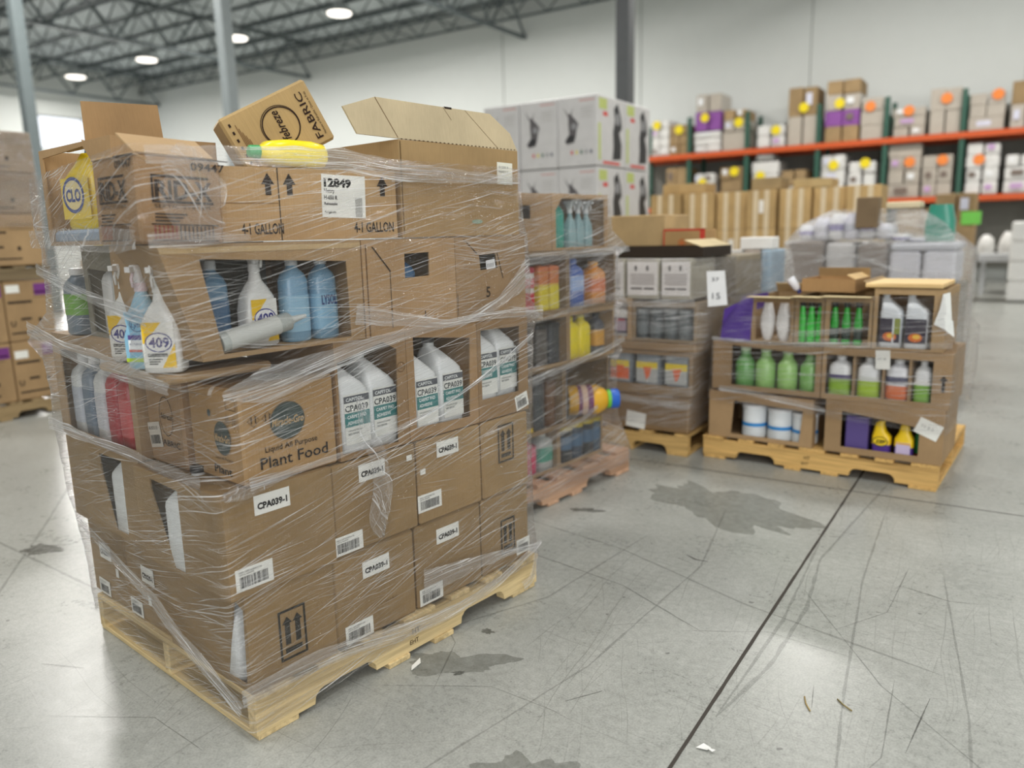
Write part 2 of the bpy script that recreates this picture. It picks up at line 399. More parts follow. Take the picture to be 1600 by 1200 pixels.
# ------------------------------------------------------------------ pallet
def pallet(label,fr,x=0,y=0,lx=1.219,ly=1.016,c='D6B480',dark='8A6233',seed=1,over=0,group='wooden pallets on the floor',mark=True,nb=7):
    rnd=random.Random(seed); r=thing('wooden_pallet',label,'pallet',fr,x,y,0,0,group)
    wx=wood(c,'x',dark); wy=wood(c,'y',dark)
    for i,yy in enumerate((0.0,(ly-.038)/2,ly-.038)):
        b=MB(); out=[(0,0)]
        for cx in (lx*.25,lx*.75):
            a,bb,hh=cx-.115,cx+.115,.042
            out+=[(a,0),(a+.004,.022),(a+.02,hh-.004),(a+.035,hh),(bb-.035,hh),(bb-.02,hh-.004),(bb-.004,.022),(bb,0)]
        out+=[(lx,0),(lx,.100),(0,.100)]
        b.panel(out,None,.038,wx,fm((0,yy,.018),(1,0,0),(0,0,1),(0,-1,0)))
        st=b.build('stringer',r)
        if i==0 and mark:
            t=MB(); k=ink('4A3A28'); MM=fm((0,-.0008,.018),(1,0,0),(0,0,1),(0,-1,0))
            t.text('HT',lx*.47,.055,.026,k,MM,bold=.02); t.text('EHT',lx*.46,.022,.022,k,MM,bold=.01)
            t.build('stamp',st)
    ws=[.13,.09,.09,.14,.09,.09,.13] if nb==7 else [.09]*nb
    gap=(lx-sum(ws))/(len(ws)-1); xx=0
    for w in ws:
        b=MB(); j=rnd.uniform(-.006,.006); b.box(xx,xx+w,-.004+j,ly+.004+j,.118,.136,wy,bev=.002); b.build('deck_board',r); xx+=w+gap
    for cx in (.07,lx*.5-.1,lx*.5+.1,lx-.07):
        w=.13 if cx in (.07,lx-.07) else .09; j=rnd.uniform(-.008,.008)
        b=MB(); b.box(cx-w/2,cx+w/2,-.004+j,ly+.004+j,0,.018,wy,bev=.002); b.build('bottom_board',r)
    return r
# ------------------------------------------------------------------ stretch film round a load
def film(label,fr,levels,mat,seed=1,dz=.016,off=.010,rad=.03,group='stretch film around the pallet loads',amp=.0035,ntop=0):
    """levels: (x0,x1,y0,y1, z at back-left, z at front-left, z at front-right, z at back-right)"""
    r=thing('stretch_film',label,'plastic wrap',fr,0,0,levels[0][5],0,group); z0=levels[0][5]
    def ring(L):
        x0,x1,y0,y1,zbl,zfl,zfr,zbr=L[:8]; xb=(L[8] if len(L)>8 else x0)-off; x0-=off;x1+=off;y0-=off;y1+=off; pts=[]
        cs=[(xb,y1,zbl),(x0,y0,zfl),(x1,y0,zfr),(x1,y1,zbr)]
        def seg(a,b,n):
            for i in range(n):
                t=(i+.0)/n; pts.append((a[0]+(b[0]-a[0])*t,a[1]+(b[1]-a[1])*t,a[2]+(b[2]-a[2])*t))
        def ins(p,q,d):
            L=math.hypot(q[0]-p[0],q[1]-p[1]); t=d/L; return tuple(p[k]+(q[k]-p[k])*t for k in range(3))
        order=[cs[3],cs[0],cs[1],cs[2]]
        for i in range(4):
            p,q=order[i],order[(i+1)%4]; a=ins(p,q,rad); c=ins(q,p,rad); seg(a,c,(60 if i!=0 and i!=3 else 20))
            nx=order[(i+2)%4]; d=ins(q,nx,rad)
            for k in range(5):
                t=k/5; # quadratic corner
                pts.append(tuple((1-t)**2*c[j]+2*t*(1-t)*q[j]+t*t*d[j] for j in range(3)))
        return pts
    rows=[]
    for i in range(len(levels)-1):
        A,B=ring(levels[i]),ring(levels[i+1])
        h=max(abs(b[2]-a[2])+math.hypot(b[0]-a[0],b[1]-a[1]) for a,b in zip(A,B)); n=max(1,int(h/dz))
        for k in range(n):
            t=k/n; rows.append([tuple(a[j]+(b[j]-a[j])*t for j in range(3)) for a,b in zip(A,B)])
    rows.append(ring(levels[-1]))
    b=MB(); b.uv=[]; n=len(rows[0]); us=[0]
    mid=rows[len(rows)//2]
    for i in range(1,n+1): us.append(us[-1]+math.hypot(mid[i%n][0]-mid[i-1][0],mid[i%n][1]-mid[i-1][1]))
    cx=sum(p[0] for p in mid)/n; cy=sum(p[1] for p in mid)/n
    vs=[]
    for ro in rows:
        for i in range(n+1):
            p=ro[i%n]; q=Vector((us[i]*1.2,p[2]*22,seed*7.7)); d=noise.noise(q)*amp+noise.noise(q*3.1)*amp*.5
            w=Vector((us[i]*5,p[2]*5,seed)); d+=noise.noise(w)*amp*1.2
            dx,dy=p[0]-cx,p[1]-cy; L=math.hypot(dx,dy); vs.append((p[0]+dx/L*d,p[1]+dy/L*d,p[2]-z0)); b.uv.append((us[i]+seed*3.3,p[2]))
    fs=[(j*(n+1)+i,j*(n+1)+i+1,(j+1)*(n+1)+i+1,(j+1)*(n+1)+i) for j in range(len(rows)-1) for i in range(n)]
    b.add(vs,fs,mat,smooth=True); b.build('film_sheet',r); r['_z']=z0
    return r
def film_strip(r,z0,pts,widths,mat,name='film_fold',n=7,wav=.006,seed=3,out=(0,-1,0)):
    """gathered band of film: pts are centre points (frame coords), widths along it, offset on the sheet's outside"""
    b=MB(); b.uv=[]; P=[]; K=len(pts)-1; N=K*14; vs=[]
    def cr_(i,t):
        p=[Vector(pts[max(0,min(K,i+d))]) for d in (-1,0,1,2)]
        return .5*((2*p[1])+(-p[0]+p[2])*t+(2*p[0]-5*p[1]+4*p[2]-p[3])*t*t+(-p[0]+3*p[1]-3*p[2]+p[3])*t**3)
    C=[]; W=[]
    for i in range(N+1):
        k=min(K-1,i*K//N); t=i*K/N-k; C.append(cr_(k,t)); W.append(widths[k]*(1-t)+widths[k+1]*t)
    L=0
    for i,c in enumerate(C):
        d=(C[min(N,i+1)]-C[max(0,i-1)]).normalized(); side=Vector(out)
        acr=d.cross(side).normalized()
        if i: L+=(C[i]-C[i-1]).length
        for j in range(n+1):
            s=(j/n-.5)*2; wv=noise.noise(Vector((L*6,s*2.5,seed)))*wav; e=noise.noise(Vector((L*14,seed,j)))*.18
            vs.append(c+acr*(W[i]*.5*(s+e*abs(s)))+side*(abs(math.sin(s*5+L*9))*wav*.8+wv)-Vector((0,0,z0))); b.uv.append((s*W[i]*2.0+seed,L) if False else (L,s*W[i]*.5+seed))
    b.add(vs,[(i*(n+1)+j,i*(n+1)+j+1,(i+1)*(n+1)+j+1,(i+1)*(n+1)+j) for i in range(N) for j in range(n)],mat,smooth=True)
    return b.build(name,r)
W0=Frame(0,0,0)
# ================================================================== SETTING
def concrete():
    t=NT('polished_concrete'); tc=t.n('ShaderNodeTexCoord'); v=tc.outputs['Object']
    big=t.noise(v,.55,4,.6); mid=t.noise(v,2.6,5,.65); fine=t.noise(v,38,4,.7); sp=t.noise(v,160,2)
    c=t.ramp(big,[(.3,lin('8F918B')),(.7,lin('A6A7A1'))])
    c=t.mix(.55,c,t.ramp(mid,[(.3,lin('83857F')),(.72,lin('B3B4AE'))]))
    c=t.mix(.26,c,t.ramp(fine,[(.32,lin('686A65')),(.68,lin('C4C5C0'))]))
    c=t.mix(.14,c,t.ramp(sp,[(.35,lin('60625E')),(.6,lin('CFCFCB'))]))
    wn=t.n('ShaderNodeTexNoise'); wn.inputs['Scale'].default_value=.9; wn.inputs['Detail'].default_value=2; t.l(v,wn.inputs['Vector'])
    sc=t.n('ShaderNodeVectorMath',operation='SCALE'); t.l(wn.outputs['Color'],sc.inputs[0]); sc.inputs['Scale'].default_value=.25
    ad=t.n('ShaderNodeVectorMath',operation='ADD'); t.l(v,ad.inputs[0]); t.l(sc.outputs[0],ad.inputs[1])
    def scr(rot,sx,sy,lo,hi,loc):
        n=t.noise(t.mapping(t.mapping(ad.outputs[0],(1,1,1),(0,0,rot),loc),(sx,sy,1)),1,2,.5); return t.ramp(n,[(lo,(0,0,0,1)),(hi,(1,1,1,1))])
    s=t.math('MAXIMUM',scr(.12,.7,130,.655,.70,(1,2,0)),scr(1.5,.6,120,.65,.70,(5,3,0)))
    s=t.math('MAXIMUM',s,scr(1.15,1.1,160,.67,.71,(8,1,0))); s=t.math('MAXIMUM',s,scr(2.5,1.2,140,.68,.72,(2,8,0))); s=t.math('MAXIMUM',s,scr(1.72,.9,190,.66,.70,(4,18,0)))
    s=t.math('MAXIMUM',s,scr(.9,22,120,.72,.75,(4,6,0))); s=t.math('MAXIMUM',s,scr(2.0,30,150,.73,.76,(9,6,0)))
    gate=t.ramp(t.noise(v,1.3,2),[(.42,(.15,.15,.15,1)),(.62,(1,1,1,1))])
    c=t.mix(t.math('MULTIPLY',t.math('MULTIPLY',s,gate),.42),c,lin('55564F'))
    blot=t.ramp(t.noise(v,5.2,4,.7),[(.735,(0,0,0,1)),(.76,(1,1,1,1))]); c=t.mix(t.math('MULTIPLY',blot,.45),c,lin('5F605A'))
    spots=t.ramp(t.noise(t.mapping(v,(1,1,1),(0,0,0),(9,4,0)),17,2,.5),[(.745,(0,0,0,1)),(.77,(1,1,1,1))]); c=t.mix(t.math('MULTIPLY',spots,.6),c,lin('4A4A46'))
    rg=t.math('ADD',t.math('MULTIPLY',mid,.20),t.math('MULTIPLY',fine,.10)); rg=t.math('ADD',rg,.15)
    b=t.bsdf(c,rg,0,.40,0,bump=t.math('ADD',mid,t.math('MULTIPLY',fine,.3)),bs=.10,bd=.008)
    return t.done(b)
MF=concrete()
b=MB(); b.box(-35,9,-8,23,-.2,0,MF); b.build('floor'); FL=bpy.data.objects['floor']; tag(FL,kind='structure')
def polyline_strip(name,pts,w,mat,z=.0006,jit=0,seed=1,kind='structure'):
    rnd=random.Random(seed); b=MB(); P=[]
    for i in range(len(pts)-1):
        a=Vector((*pts[i],0)); c=Vector((*pts[i+1],0)); n=max(1,int((c-a).length/.06))
        for k in range(n): P.append(a.lerp(c,k/n))
    P.append(Vector((*pts[-1],0))); vs=[]
    for i,p in enumerate(P):
        d=(P[min(i+1,len(P)-1)]-P[max(i-1,0)]).normalized(); s=Vector((-d.y,d.x,0)); ww=w*(1+rnd.uniform(-jit,jit))/2
        o=s*rnd.uniform(-1,1)*w*jit*.3; taper=min(1,min(i,len(P)-1-i)/3+.25) if jit>.2 else 1
        vs+=[p+o-s*ww*taper+Vector((0,0,z)),p+o+s*ww*taper+Vector((0,0,z))]
    b.add(vs,[(2*i,2*i+2,2*i+3,2*i+1) for i in range(len(P)-1)],mat)
    o=b.build(name,FL); return o
def soft(c,al):
    t=NT('floor_mark'); tc=t.n('ShaderNodeTexCoord'); n=t.noise(tc.outputs['Object'],22,3,.7)
    bs=t.bsdf(lin(c),.3,0,.5); tr=t.n('ShaderNodeBsdfTransparent'); m=t.n('ShaderNodeMixShader')
    t.l(t.math('MULTIPLY',t.ramp(n,[(.30,(.6,.6,.6,1)),(.6,(1,1,1,1))]),al),m.inputs[0]); t.l(tr.outputs[0],m.inputs[1]); t.l(bs.outputs[0],m.inputs[2]); return t.done(m)
JNT=plain('3A342E',.8); S1=soft('5E5F5A',.34); S2=soft('6A6B66',.24); S3=soft('3F3F3B',.6)
polyline_strip('control_joint',[(-.65,-4),(-.65,21)],.011,JNT,jit=.12)
polyline_strip('control_joint',[(-34,4.17),(9,4.17)],.008,JNT,jit=.12)
polyline_strip('control_joint',[(-6.4,-7),(-6.4,21)],.008,S1,jit=.1)
polyline_strip('control_joint',[(-34,9.2),(9,9.2)],.008,S1,jit=.1)
for nm,pts,w,m in (('tyre_mark',[(-.62,1.95),(-.56,2.3),(-.55,2.75),(-.60,3.2),(-.56,3.7),(-.50,4.4)],.012,S2),
  ('tyre_mark',[(-.62,1.95),(-.60,2.6),(-.64,3.4)],.010,S2),
  ('tyre_mark',[(-.20,1.2),(-.33,2.2),(-.42,3.1),(-.45,3.9)],.008,S2),('tyre_mark',[(.05,1.4),(-.02,2.3),(-.16,3.3)],.007,S2),
  ('tyre_mark',[(-2.4,3.1),(-1.35,2.9),(-.75,2.66),(-.1,2.5)],.010,S2),('tyre_mark',[(-1.95,2.72),(-1.2,2.58),(-.8,2.38)],.006,S1),
  ('tyre_mark',[(-1.62,1.9),(-1.40,2.35),(-1.32,3.1)],.008,S2),('tyre_mark',[(-1.2,1.3),(-1.05,2.0),(-1.0,2.9),(-1.12,3.6)],.007,S2),
  ('scratch',[(-1.09,2.98),(-1.04,2.95),(-.99,2.955)],.016,S3),('scratch',[(-1.11,2.93),(-1.03,2.90)],.010,S3),
  ('scratch',[(-.42,2.25),(-.40,2.13)],.005,S3),('scratch',[(-.12,2.35),(-.15,2.05)],.004,S3),('scratch',[(-.95,1.9),(-1.02,1.8)],.006,S3),
  ('scratch',[(-.28,3.1),(-.12,3.05),(-.02,3.08)],.012,S1),('scratch',[(-1.6,1.55),(-1.25,1.75),(-1.0,1.74)],.003,S1),
  ('scratch',[(-.45,2.6),(-.30,2.85),(-.28,3.3)],.004,S1),('scratch',[(-.9,2.35),(-.62,2.5),(-.35,2.47)],.004,S1),
  ('scratch',[(.1,2.0),(-.25,2.35),(-.6,2.9)],.004,S1),('scratch',[(-1.75,2.1),(-1.5,1.9),(-1.38,1.62)],.005,S1),('scratch',[(-.3,1.7),(-.2,2.0),(-.22,2.4)],.004,S1),
  ('scratch',[(-2.3,.95),(-2.0,1.12),(-1.75,1.1)],.004,S1),('scratch',[(-2.6,1.1),(-2.45,1.16)],.012,S1),
  ('tyre_mark',[(-5.4,1.4),(-4.0,1.55),(-2.9,1.5)],.014,S2),('tyre_mark',[(-4.9,2.5),(-3.9,1.75),(-3.2,1.2)],.012,S2)):
    polyline_strip(nm,pts,w,m,z=.0009,jit=.45,seed=int(w*9000+len(pts)))
def blob(name,cx,cy,rx,ry,ang,mat,seed,z=.0004,n=90,rag=.35):
    b=MB(); vs=[]; a0=R(ang)
    for i in range(n):
        a=2*PI*i/n; k=1+rag*noise.noise(Vector((math.cos(a)*1.7,math.sin(a)*1.7,seed)))*2+rag*.35*noise.noise(Vector((math.cos(a)*6,math.sin(a)*6,seed)))*2
        x,y=rx*k*math.cos(a),ry*k*math.sin(a); vs.append((cx+x*math.cos(a0)-y*math.sin(a0),cy+x*math.sin(a0)+y*math.cos(a0)))
    b.poly(vs,mat,I4,z); return b.build(name,FL)
ST=soft('6C6D64',.36); SD=soft('5A5B55',.6)
blob('damp_stain',-1.16,3.66,.47,.22,-22,ST,3.3); blob('oil_stain',-3.62,1.60,.10,.05,20,SD,5); blob('oil_stain',-3.1,1.66,.07,.03,30,SD,9)
blob('oil_stain',-1.72,3.25,.08,.03,20,SD,4)
blob('damp_stain',-1.43,1.80,.16,.07,30,ST,11); blob('oil_stain',-1.45,2.02,.022,.014,0,SD,2); blob('oil_stain',-1.38,1.76,.022,.010,30,SD,6); blob('damp_stain',-.95,1.45,.16,.10,30,ST,14)
# walls
def wallmat(c='E2E5E2'):
    t=NT('painted_wall'); tc=t.n('ShaderNodeTexCoord'); v=tc.outputs['Object']; n=t.noise(v,.25,3); n2=t.noise(v,3,4)
    c1=lin(c); c2=tuple(x*.9 for x in c1[:3])+(1,)
    return t.done(t.bsdf(t.mix(.5,t.mix(n,c2,c1),t.mix(n2,c2,c1)),.75,0,.3,0,bump=n2,bs=.1,bd=.01))
MW=wallmat()
b=MB(); b.box(-35,9,22,22.3,0,8.75,MW); tag(b.build('wall_back'),kind='structure')
b=MB(); b.panel([(-8,0),(23,0),(23,8.75),(-8,8.75)],[(17.25,5.25),(20.9,5.25),(20.9,6.6),(17.25,6.6)],.3,MW,fm((-34,0,0),(0,1,0),(0,0,1),(1,0,0))); tag(b.build('wall_left'),kind='structure')
b=MB(); b.box(9,9.3,2,23,0,8.75,MW); tag(b.build('wall_right'),kind='structure')
b=MB(); b.box(-35,-1.5,-8.3,-8,0,8.75,MW); tag(b.build('wall_front'),kind='structure')  # unseen wall, stops short on the right, put in to cut ambient from behind-left
b=MB(); wf=plain('8C9090',.5,.3)
for y in (17.25,19.05,20.84): b.box(-34.12,-34.02,y,y+.06,5.25,6.6,wf)
for z in (5.25,6.54): b.box(-34.12,-34.02,17.25,20.9,z,z+.06,wf)
w=b.build('window_1'); tag(w,kind='structure')
b=MB(); b.box(-34.09,-34.07,17.3,20.85,5.3,6.55,emit('F2F7FF',5.0)); b.build('window_pane',w)
jm=plain('A9ACA8',.8)
b=MB()
for x in (-24,-14.45,-9.7,-5.0,-.3,4.5): b.box(x-.012,x+.012,21.985,22,0,8.7,jm)
tag(b.build('trim_1'),kind='structure')
# ceiling with joists and girders
t=NT('corrugated_deck'); tc=t.n('ShaderNodeTexCoord'); wv=t.n('ShaderNodeTexWave'); wv.inputs['Scale'].default_value=1.6; wv.bands_direction='X'
t.l(tc.outputs['Object'],wv.inputs['Vector']); n=t.noise(tc.outputs['Object'],.5,3)
cc=t.mix(.5,t.ramp(wv.outputs[0],[(.2,lin('A2A9AB')),(.8,lin('E4E9EA'))]),t.ramp(n,[(.35,lin('9FA9AD')),(.65,lin('E6EEF2'))]))
MDK=t.done(t.bsdf(cc,.5,.1,.4,0,bump=wv.outputs[0],bs=.5,bd=.05))
b=MB(); b.box(-35,9,-8,23,8.6,8.75,MDK); CE=b.build('ceiling'); tag(CE,kind='structure')
stl=plain('626A6C',.6,.2); stl2=plain('747C7E',.6,.2)
def joist(p0,p1,zb,zt,step,w,name):
    a=Vector(p0); c=Vector(p1); L=(c-a).length; n=int(L/step); b=MB()
    A=lambda t,z: a.lerp(c,t)+Vector((0,0,z))
    b.bar(A(0,zb),A(1,zb),w,stl); b.bar(A(0,zt),A(1,zt),w*1.2,stl)
    for i in range(n):
        b.bar(A(i/n,zt if i%2 else zb),A((i+1)/n,zb if i%2 else zt),w*.6,stl2)
    return b.build(name,CE)
yy=3.0
while yy<21.9: joist((-34,yy,0),(8,yy,0),7.95,8.55,.62,.042,'roof_joist'); yy+=1.45
for x in (-32.8,-23.2,-13.6,-4): joist((x,-1,0),(x,22,0),7.35,8.55,.95,.07,'roof_girder')
b=MB()
for x in (-31,-28,-25.5,-20.5,-18,-16,-11,-8): b.bar((x,-1,8.0),(x,21.9,8.0),.02,stl)
b.build('bridging_rod',CE)
# lamps
def lamp(x,y,label,power=430):
    r=thing('ceiling_lamp',label,'lamp',W0,x,y,7.55,0,'high bay ceiling lamps')
    k=plain('B8BCBC',.4,.3); b=MB(); b.loft([(0.06,0,0,.34,.34,2),(.16,0,0,.33,.33,2),(.22,0,0,.18,.18,2),(.36,0,0,.13,.13,2)],k); b.build('housing',r)
    b=MB(); b.loft([(0,0,0,.20,.20,2),(.02,0,0,.32,.32,2),(.06,0,0,.335,.335,2)],emit('FFF8EA',9)); b.build('diffuser',r)
    b=MB(); b.tube([(0,0,.36),(0,0,1.0)],.012,k,6); b.build('hanging_rod',r)
    l=bpy.data.lights.new('lamp_light','AREA'); l.shape='DISK'; l.size=.9; l.energy=power; l.color=(1,.975,.93)
    o=bpy.data.objects.new('lamp_light',l); COL.objects.link(o); o.parent=r; o.location=(0,0,-.03)
    return r
seen={(0,0):'round ceiling lamp farthest left in the row under the roof joists',(1,0):'round ceiling lamp second from the left, above the standing box flap',(2,0):'round ceiling lamp beside the pale grey column'}
for i,x in enumerate((-30.7,-26.1,-21.3,-16.8)):
    lamp(x,17.2,seen.get((i,0),'round ceiling lamp at the top edge of the view, nearest in the row'),900)
for i,(x,y) in enumerate(((-11.5,17.0),(-3.3,16.4),(2.4,16.4),(-14.4,6.8),(-6.5,7),(-.8,7),(4.5,6),(-9,-.2),(-3.5,-.2),(1.5,-.2))):
    lamp(x,y,'round white ceiling lamp above the aisle outside the view',(1000,900,900,1150,600,550,500,450,450,500)[i])['group']='ceiling lamps above the aisles outside the view'
# columns
def column(x,y,w,label,c,z=8.6):
    r=thing('steel_column',label,'column',W0,x,y,0,0); k=plain(c,.55,.1)
    b=MB(); h=w/2; b.box(-h,h,-h,h,0.03,z,k,bev=.01); b.build('column_shaft',r)
    b=MB(); b.box(-h*1.6,h*1.6,-h*1.6,h*1.6,0,.03,k); b.build('base_plate',r)
    return r
column(-6.08,13.11,.25,'dark grey steel column behind the white printed cartons','5A5C5E')
column(-12.14,9.56,.21,'pale grey steel column rising behind the tilted box','979FA1')
column(-16.39,8.18,.21,'grey steel column at the far left behind the stacked cartons','747E80')
# ================================================================== RACK
YR=20.6; GR=plain('2E5A4A',.5); OR=plain('D2571F',.5)
rk=thing('pallet_rack','long green and orange storage rack along the back wall','storage rack',W0,-9.3,YR,0)
for x in (-9.25,-7.68,-6.15,-4.42,-2.92,-1.36,.15,1.7):
    lx=x+9.3
    for y in (0,1.15):
        b=MB(); b.box(lx-.05,lx+.05,y-.04,y+.04,0,4.25,GR); b.build('upright',rk)
    b=MB(); z=.2; s=0
    while z<4.0: b.bar((lx,0 if s else 1.15,z),(lx,1.15 if s else 0,z+.55),.015,GR); z+=.55; s=1-s
    b.build('brace',rk)
for z in (3.2,1.83):
    for y in (-.05,1.17):
        b=MB(); b.box(-.1,11.2,y-.03,y+.03,z,z+.13,OR); b.build('beam',rk)
    b=MB(); dm=plain('8E8F8A',.6,.3); b.box(0,11.1,0,1.15,z+.10,z+.125,dm); b.build('shelf_deck',rk)
b=MB(); b.box(0,11.1,1.28,1.30,.3,4.0,plain('8F8D86',.85)); b.build('back_mesh',rk)
WR=plain('BDB3A6',.28,coat=.5); BR='A9865C'; WH=plain('E4E2DE',.35,coat=.3); PU='8D4F9E'
def load(x0,x1,z0,z1,label,kind,stk=None,y=YR+.02,d=.9,seed=1,group='wrapped goods on the back rack'):
    rnd=random.Random(seed*13+5); r=thing('wrapped_load',label,'goods',W0,x0,y,z0,0,group); w=x1-x0; h=z1-z0
    n={'tall':4,'mid':3,'low':2,'one':1}[kind[1]]; zz=0
    for i in range(n):
        hh=h/n; m=cardboard(BR) if (kind[0]=='b' or (kind[0]=='m' and i==n-1)) else (WH if kind[0]=='w' else WR)
        if kind[0]=='p': m=(cardboard(BR),plain(PU,.5),WR)[(i+seed)%3]
        cols=2 if rnd.random()<.6 and w>.5 else 1
        for c in range(cols):
            a=rnd.uniform(0,.035); b=MB(); b.box(w*c/cols+a,w*(c+1)/cols-a*.5,rnd.uniform(0,.06),d,zz,zz+hh-rnd.uniform(0,.05)*(i==n-1)-.004,m,bev=.012 if kind[0]!='w' else .03); b.build('packed_carton',r)
            if rnd.random()<.5:
                lw=w/cols*.4; b=MB(); b.rect(w*c/cols+lw*.6,zz+hh*.35,w*c/cols+lw*1.6,zz+hh*.75,plain(rnd.choice(('EFEFEF','D9D9E8','C9A5CF','7A6A60')),.5),fm((0,-.003,0),(1,0,0),(0,0,1),(0,-1,0))); b.build('carton_label',r)
        zz+=hh
    if stk:
        b=MB(); b.disc(stk[0]-x0,stk[1]-z0,.115,.115,plain(stk[2],.5),fm((0,-.02,0),(1,0,0),(0,0,1),(0,-1,0))); b.build('round_sticker',r)
    return r
Y_='F2D90F'; O_='F58A3A'
ZU,ZL=3.335,1.965
for i,a in enumerate([(-8.8,-8.26,ZU,4.29,'wt',(-8.61,4.14,Y_),'pale wrapped stack at the left end of the top rack level'),
 (-8.25,-7.72,ZU,4.12,'bm',(-7.98,3.97,Y_),'brown carton with a yellow dot left of the tall purple-banded stack'),
 (-7.6,-6.86,ZU,3.88,'wm',None,'white and purple packs under the tall brown carton on the top rack level'),
 (-7.55,-6.86,3.885,4.83,'pl',(-7.28,4.21,Y_),'tall brown and purple carton raised on white packs on the top rack level'),
 (-6.81,-6.2,ZU,3.8,'po',None,'purple pack under the grey-brown carton on the top rack level'),
 (-6.79,-6.2,3.81,4.38,'ml',(-6.38,4.01,Y_),'grey-brown carton with a yellow dot on top of a purple pack'),
 (-5.95,-5.23,ZU,3.89,'wl',(-5.44,3.74,Y_),'low white pack alone between two green uprights on the top rack level'),
 (-5.18,-4.48,ZU,4.71,'ml',(-4.79,4.21,Y_),'tall tan wrapped tower with a yellow dot, left of the tallest tower'),
 (-4.3,-3.52,ZU,4.8,'pt',(-3.97,4.22,Y_),'tallest tower on the top rack level, brown top over purple bands'),
 (-3.50,-3.0,ZU,4.32,'gm',(-3.29,4.08,O_),'greyish wrapped stack with the leftmost orange dot'),
 (-2.8,-2.11,ZU,4.0,'gm',(-2.47,3.9,O_),'low greyish wrapped stack with an orange dot on the top level'),
 (-2.05,-1.42,ZU,4.35,'gl',(-1.72,4.09,O_),'tall grey wrapped stack whose orange dot sits on a dark band'),
 (-1.28,-.59,ZU,4.16,'gm',(-.74,4.07,O_),'grey wrapped stack with an orange dot at its upper right corner'),
 (-.5,.07,ZU,4.32,'ml',None,'brown and grey stack at the right end of the top rack level'),
 (-8.34,-7.75,ZL,3.02,'ml',None,'white-topped pack at the left end of the middle rack level'),
 (-7.58,-6.99,ZL,2.81,'wm',(-7.31,2.56,Y_),'white bag pile with a yellow dot, second on the middle rack level'),
 (-6.84,-6.26,ZL,2.95,'bm',(-6.46,2.8,Y_),'brown carton under a white pack with a yellow dot on the middle rack level'),
 (-6.05,-5.34,ZL,3.05,'wm',(-5.79,2.65,Y_),'white packs under the red one on the middle rack level'),
 (-5.28,-4.67,ZL,2.78,'ml',None,'low brown carton with a white top between yellow-dotted packs'),
 (-4.34,-3.78,ZL,3.07,'wm',(-4.04,2.8,Y_),'white and brown pack with a yellow dot right of the third upright'),
 (-3.72,-3.08,ZL,2.88,'wm',(-3.33,2.8,Y_),'white pile with the rightmost yellow dot on the middle rack level'),
 (-2.84,-2.15,ZL,3.2,'gt',(-2.38,2.76,O_),'tall grey pile with white bags and an orange dot on the middle rack level'),
 (-2.12,-1.5,ZL,2.9,'gm',(-1.71,2.76,O_),'brown-banded low pile with an orange dot at the top on the middle rack level'),
 (-1.26,-.6,ZL,3.1,'wt',(-1.0,2.72,O_),'white bag pile with red print and an orange dot'),
 (-.52,.07,ZL,2.81,'wm',None,'pink and white pile at the right end of the middle rack level')]):
    load(*a[:4],a[6],{'wt':'wtall'}.get(a[4],a[4])[0:1]+'' and (a[4][0],{'t':'tall','m':'mid','l':'low','o':'one'}[a[4][1]]),a[5],seed=i+1)
load(-5.95,-5.5,3.052,3.19,'red pack lying on white packs on the middle rack level',('w','one'),None,seed=3,d=.6)
# lower right goods
load(-2.6,-1.5,.0,1.75,'large brown cartons under the orange beam, left of the green sign',('b','mid'),None,seed=30,group='goods on the floor level of the rack')
GL=load(-1.38,-.75,.9,1.9,'large carton carrying the bright green sign under the rack beam',('b','low'),None,y=15.8,seed=31,group='goods on the floor level of the rack')
r=load(-1.38,-.75,.0,.9,'brown carton stack under the green-sign carton',('b','low'),None,y=15.8,seed=32,group='goods on the floor level of the rack')
b=MB(); b.panel([(.42,.42),(.72,.42),(.72,.64),(.42,.64)],None,.006,plain('7ED957',.5),fm((0,-.004,0),(1,0,0),(0,0,1),(0,-1,0))); b.build('green_sign',GL)
tb=thing('packing_table','long white table with bags on it at the right edge','table',W0,-.72,17.3,0)
k=plain('D5D7DA',.4)
b=MB(); b.box(0,3.0,0,.9,.62,.76,k,bev=.01); b.build('tabletop',tb)
for x in (.06,2.9):
    for y in (.05,.82): b=MB(); b.box(x,x+.05,y,y+.05,0,.62,k); b.build('leg',tb)
rnd=random.Random(5)
for i,(x,lab) in enumerate(((-.62,'white bag at the left end of the long white table'),(-.28,'white bag beside the leftmost bag on the long white table'),(.06,'white bag right of two others on the long white table'))):
    r=thing('white_bag',lab,'bag',W0,x,17.6,.76,0,'white bags on the table'); b=MB()
    b.loft([(0,0,0,.13,.2,3),(.12,0,0,.15,.22,3),(.28,.01,0,.12,.17,2.5),(.36+.05*i,0,0,.05,.08,2)],WH,n=18); b.build('bag_body',r)
for i in range(4):
    b=MB(); b.box(0,.75,0,.7,0,.33,WH,bev=.03); tag(b.build('white_carton',None,loc=W0.p(-.20,15.7,.02+i*.335)),'white carton at the right edge, '+('lowest','second','third','top')[i]+' of its stack','box','white cartons at the right edge')
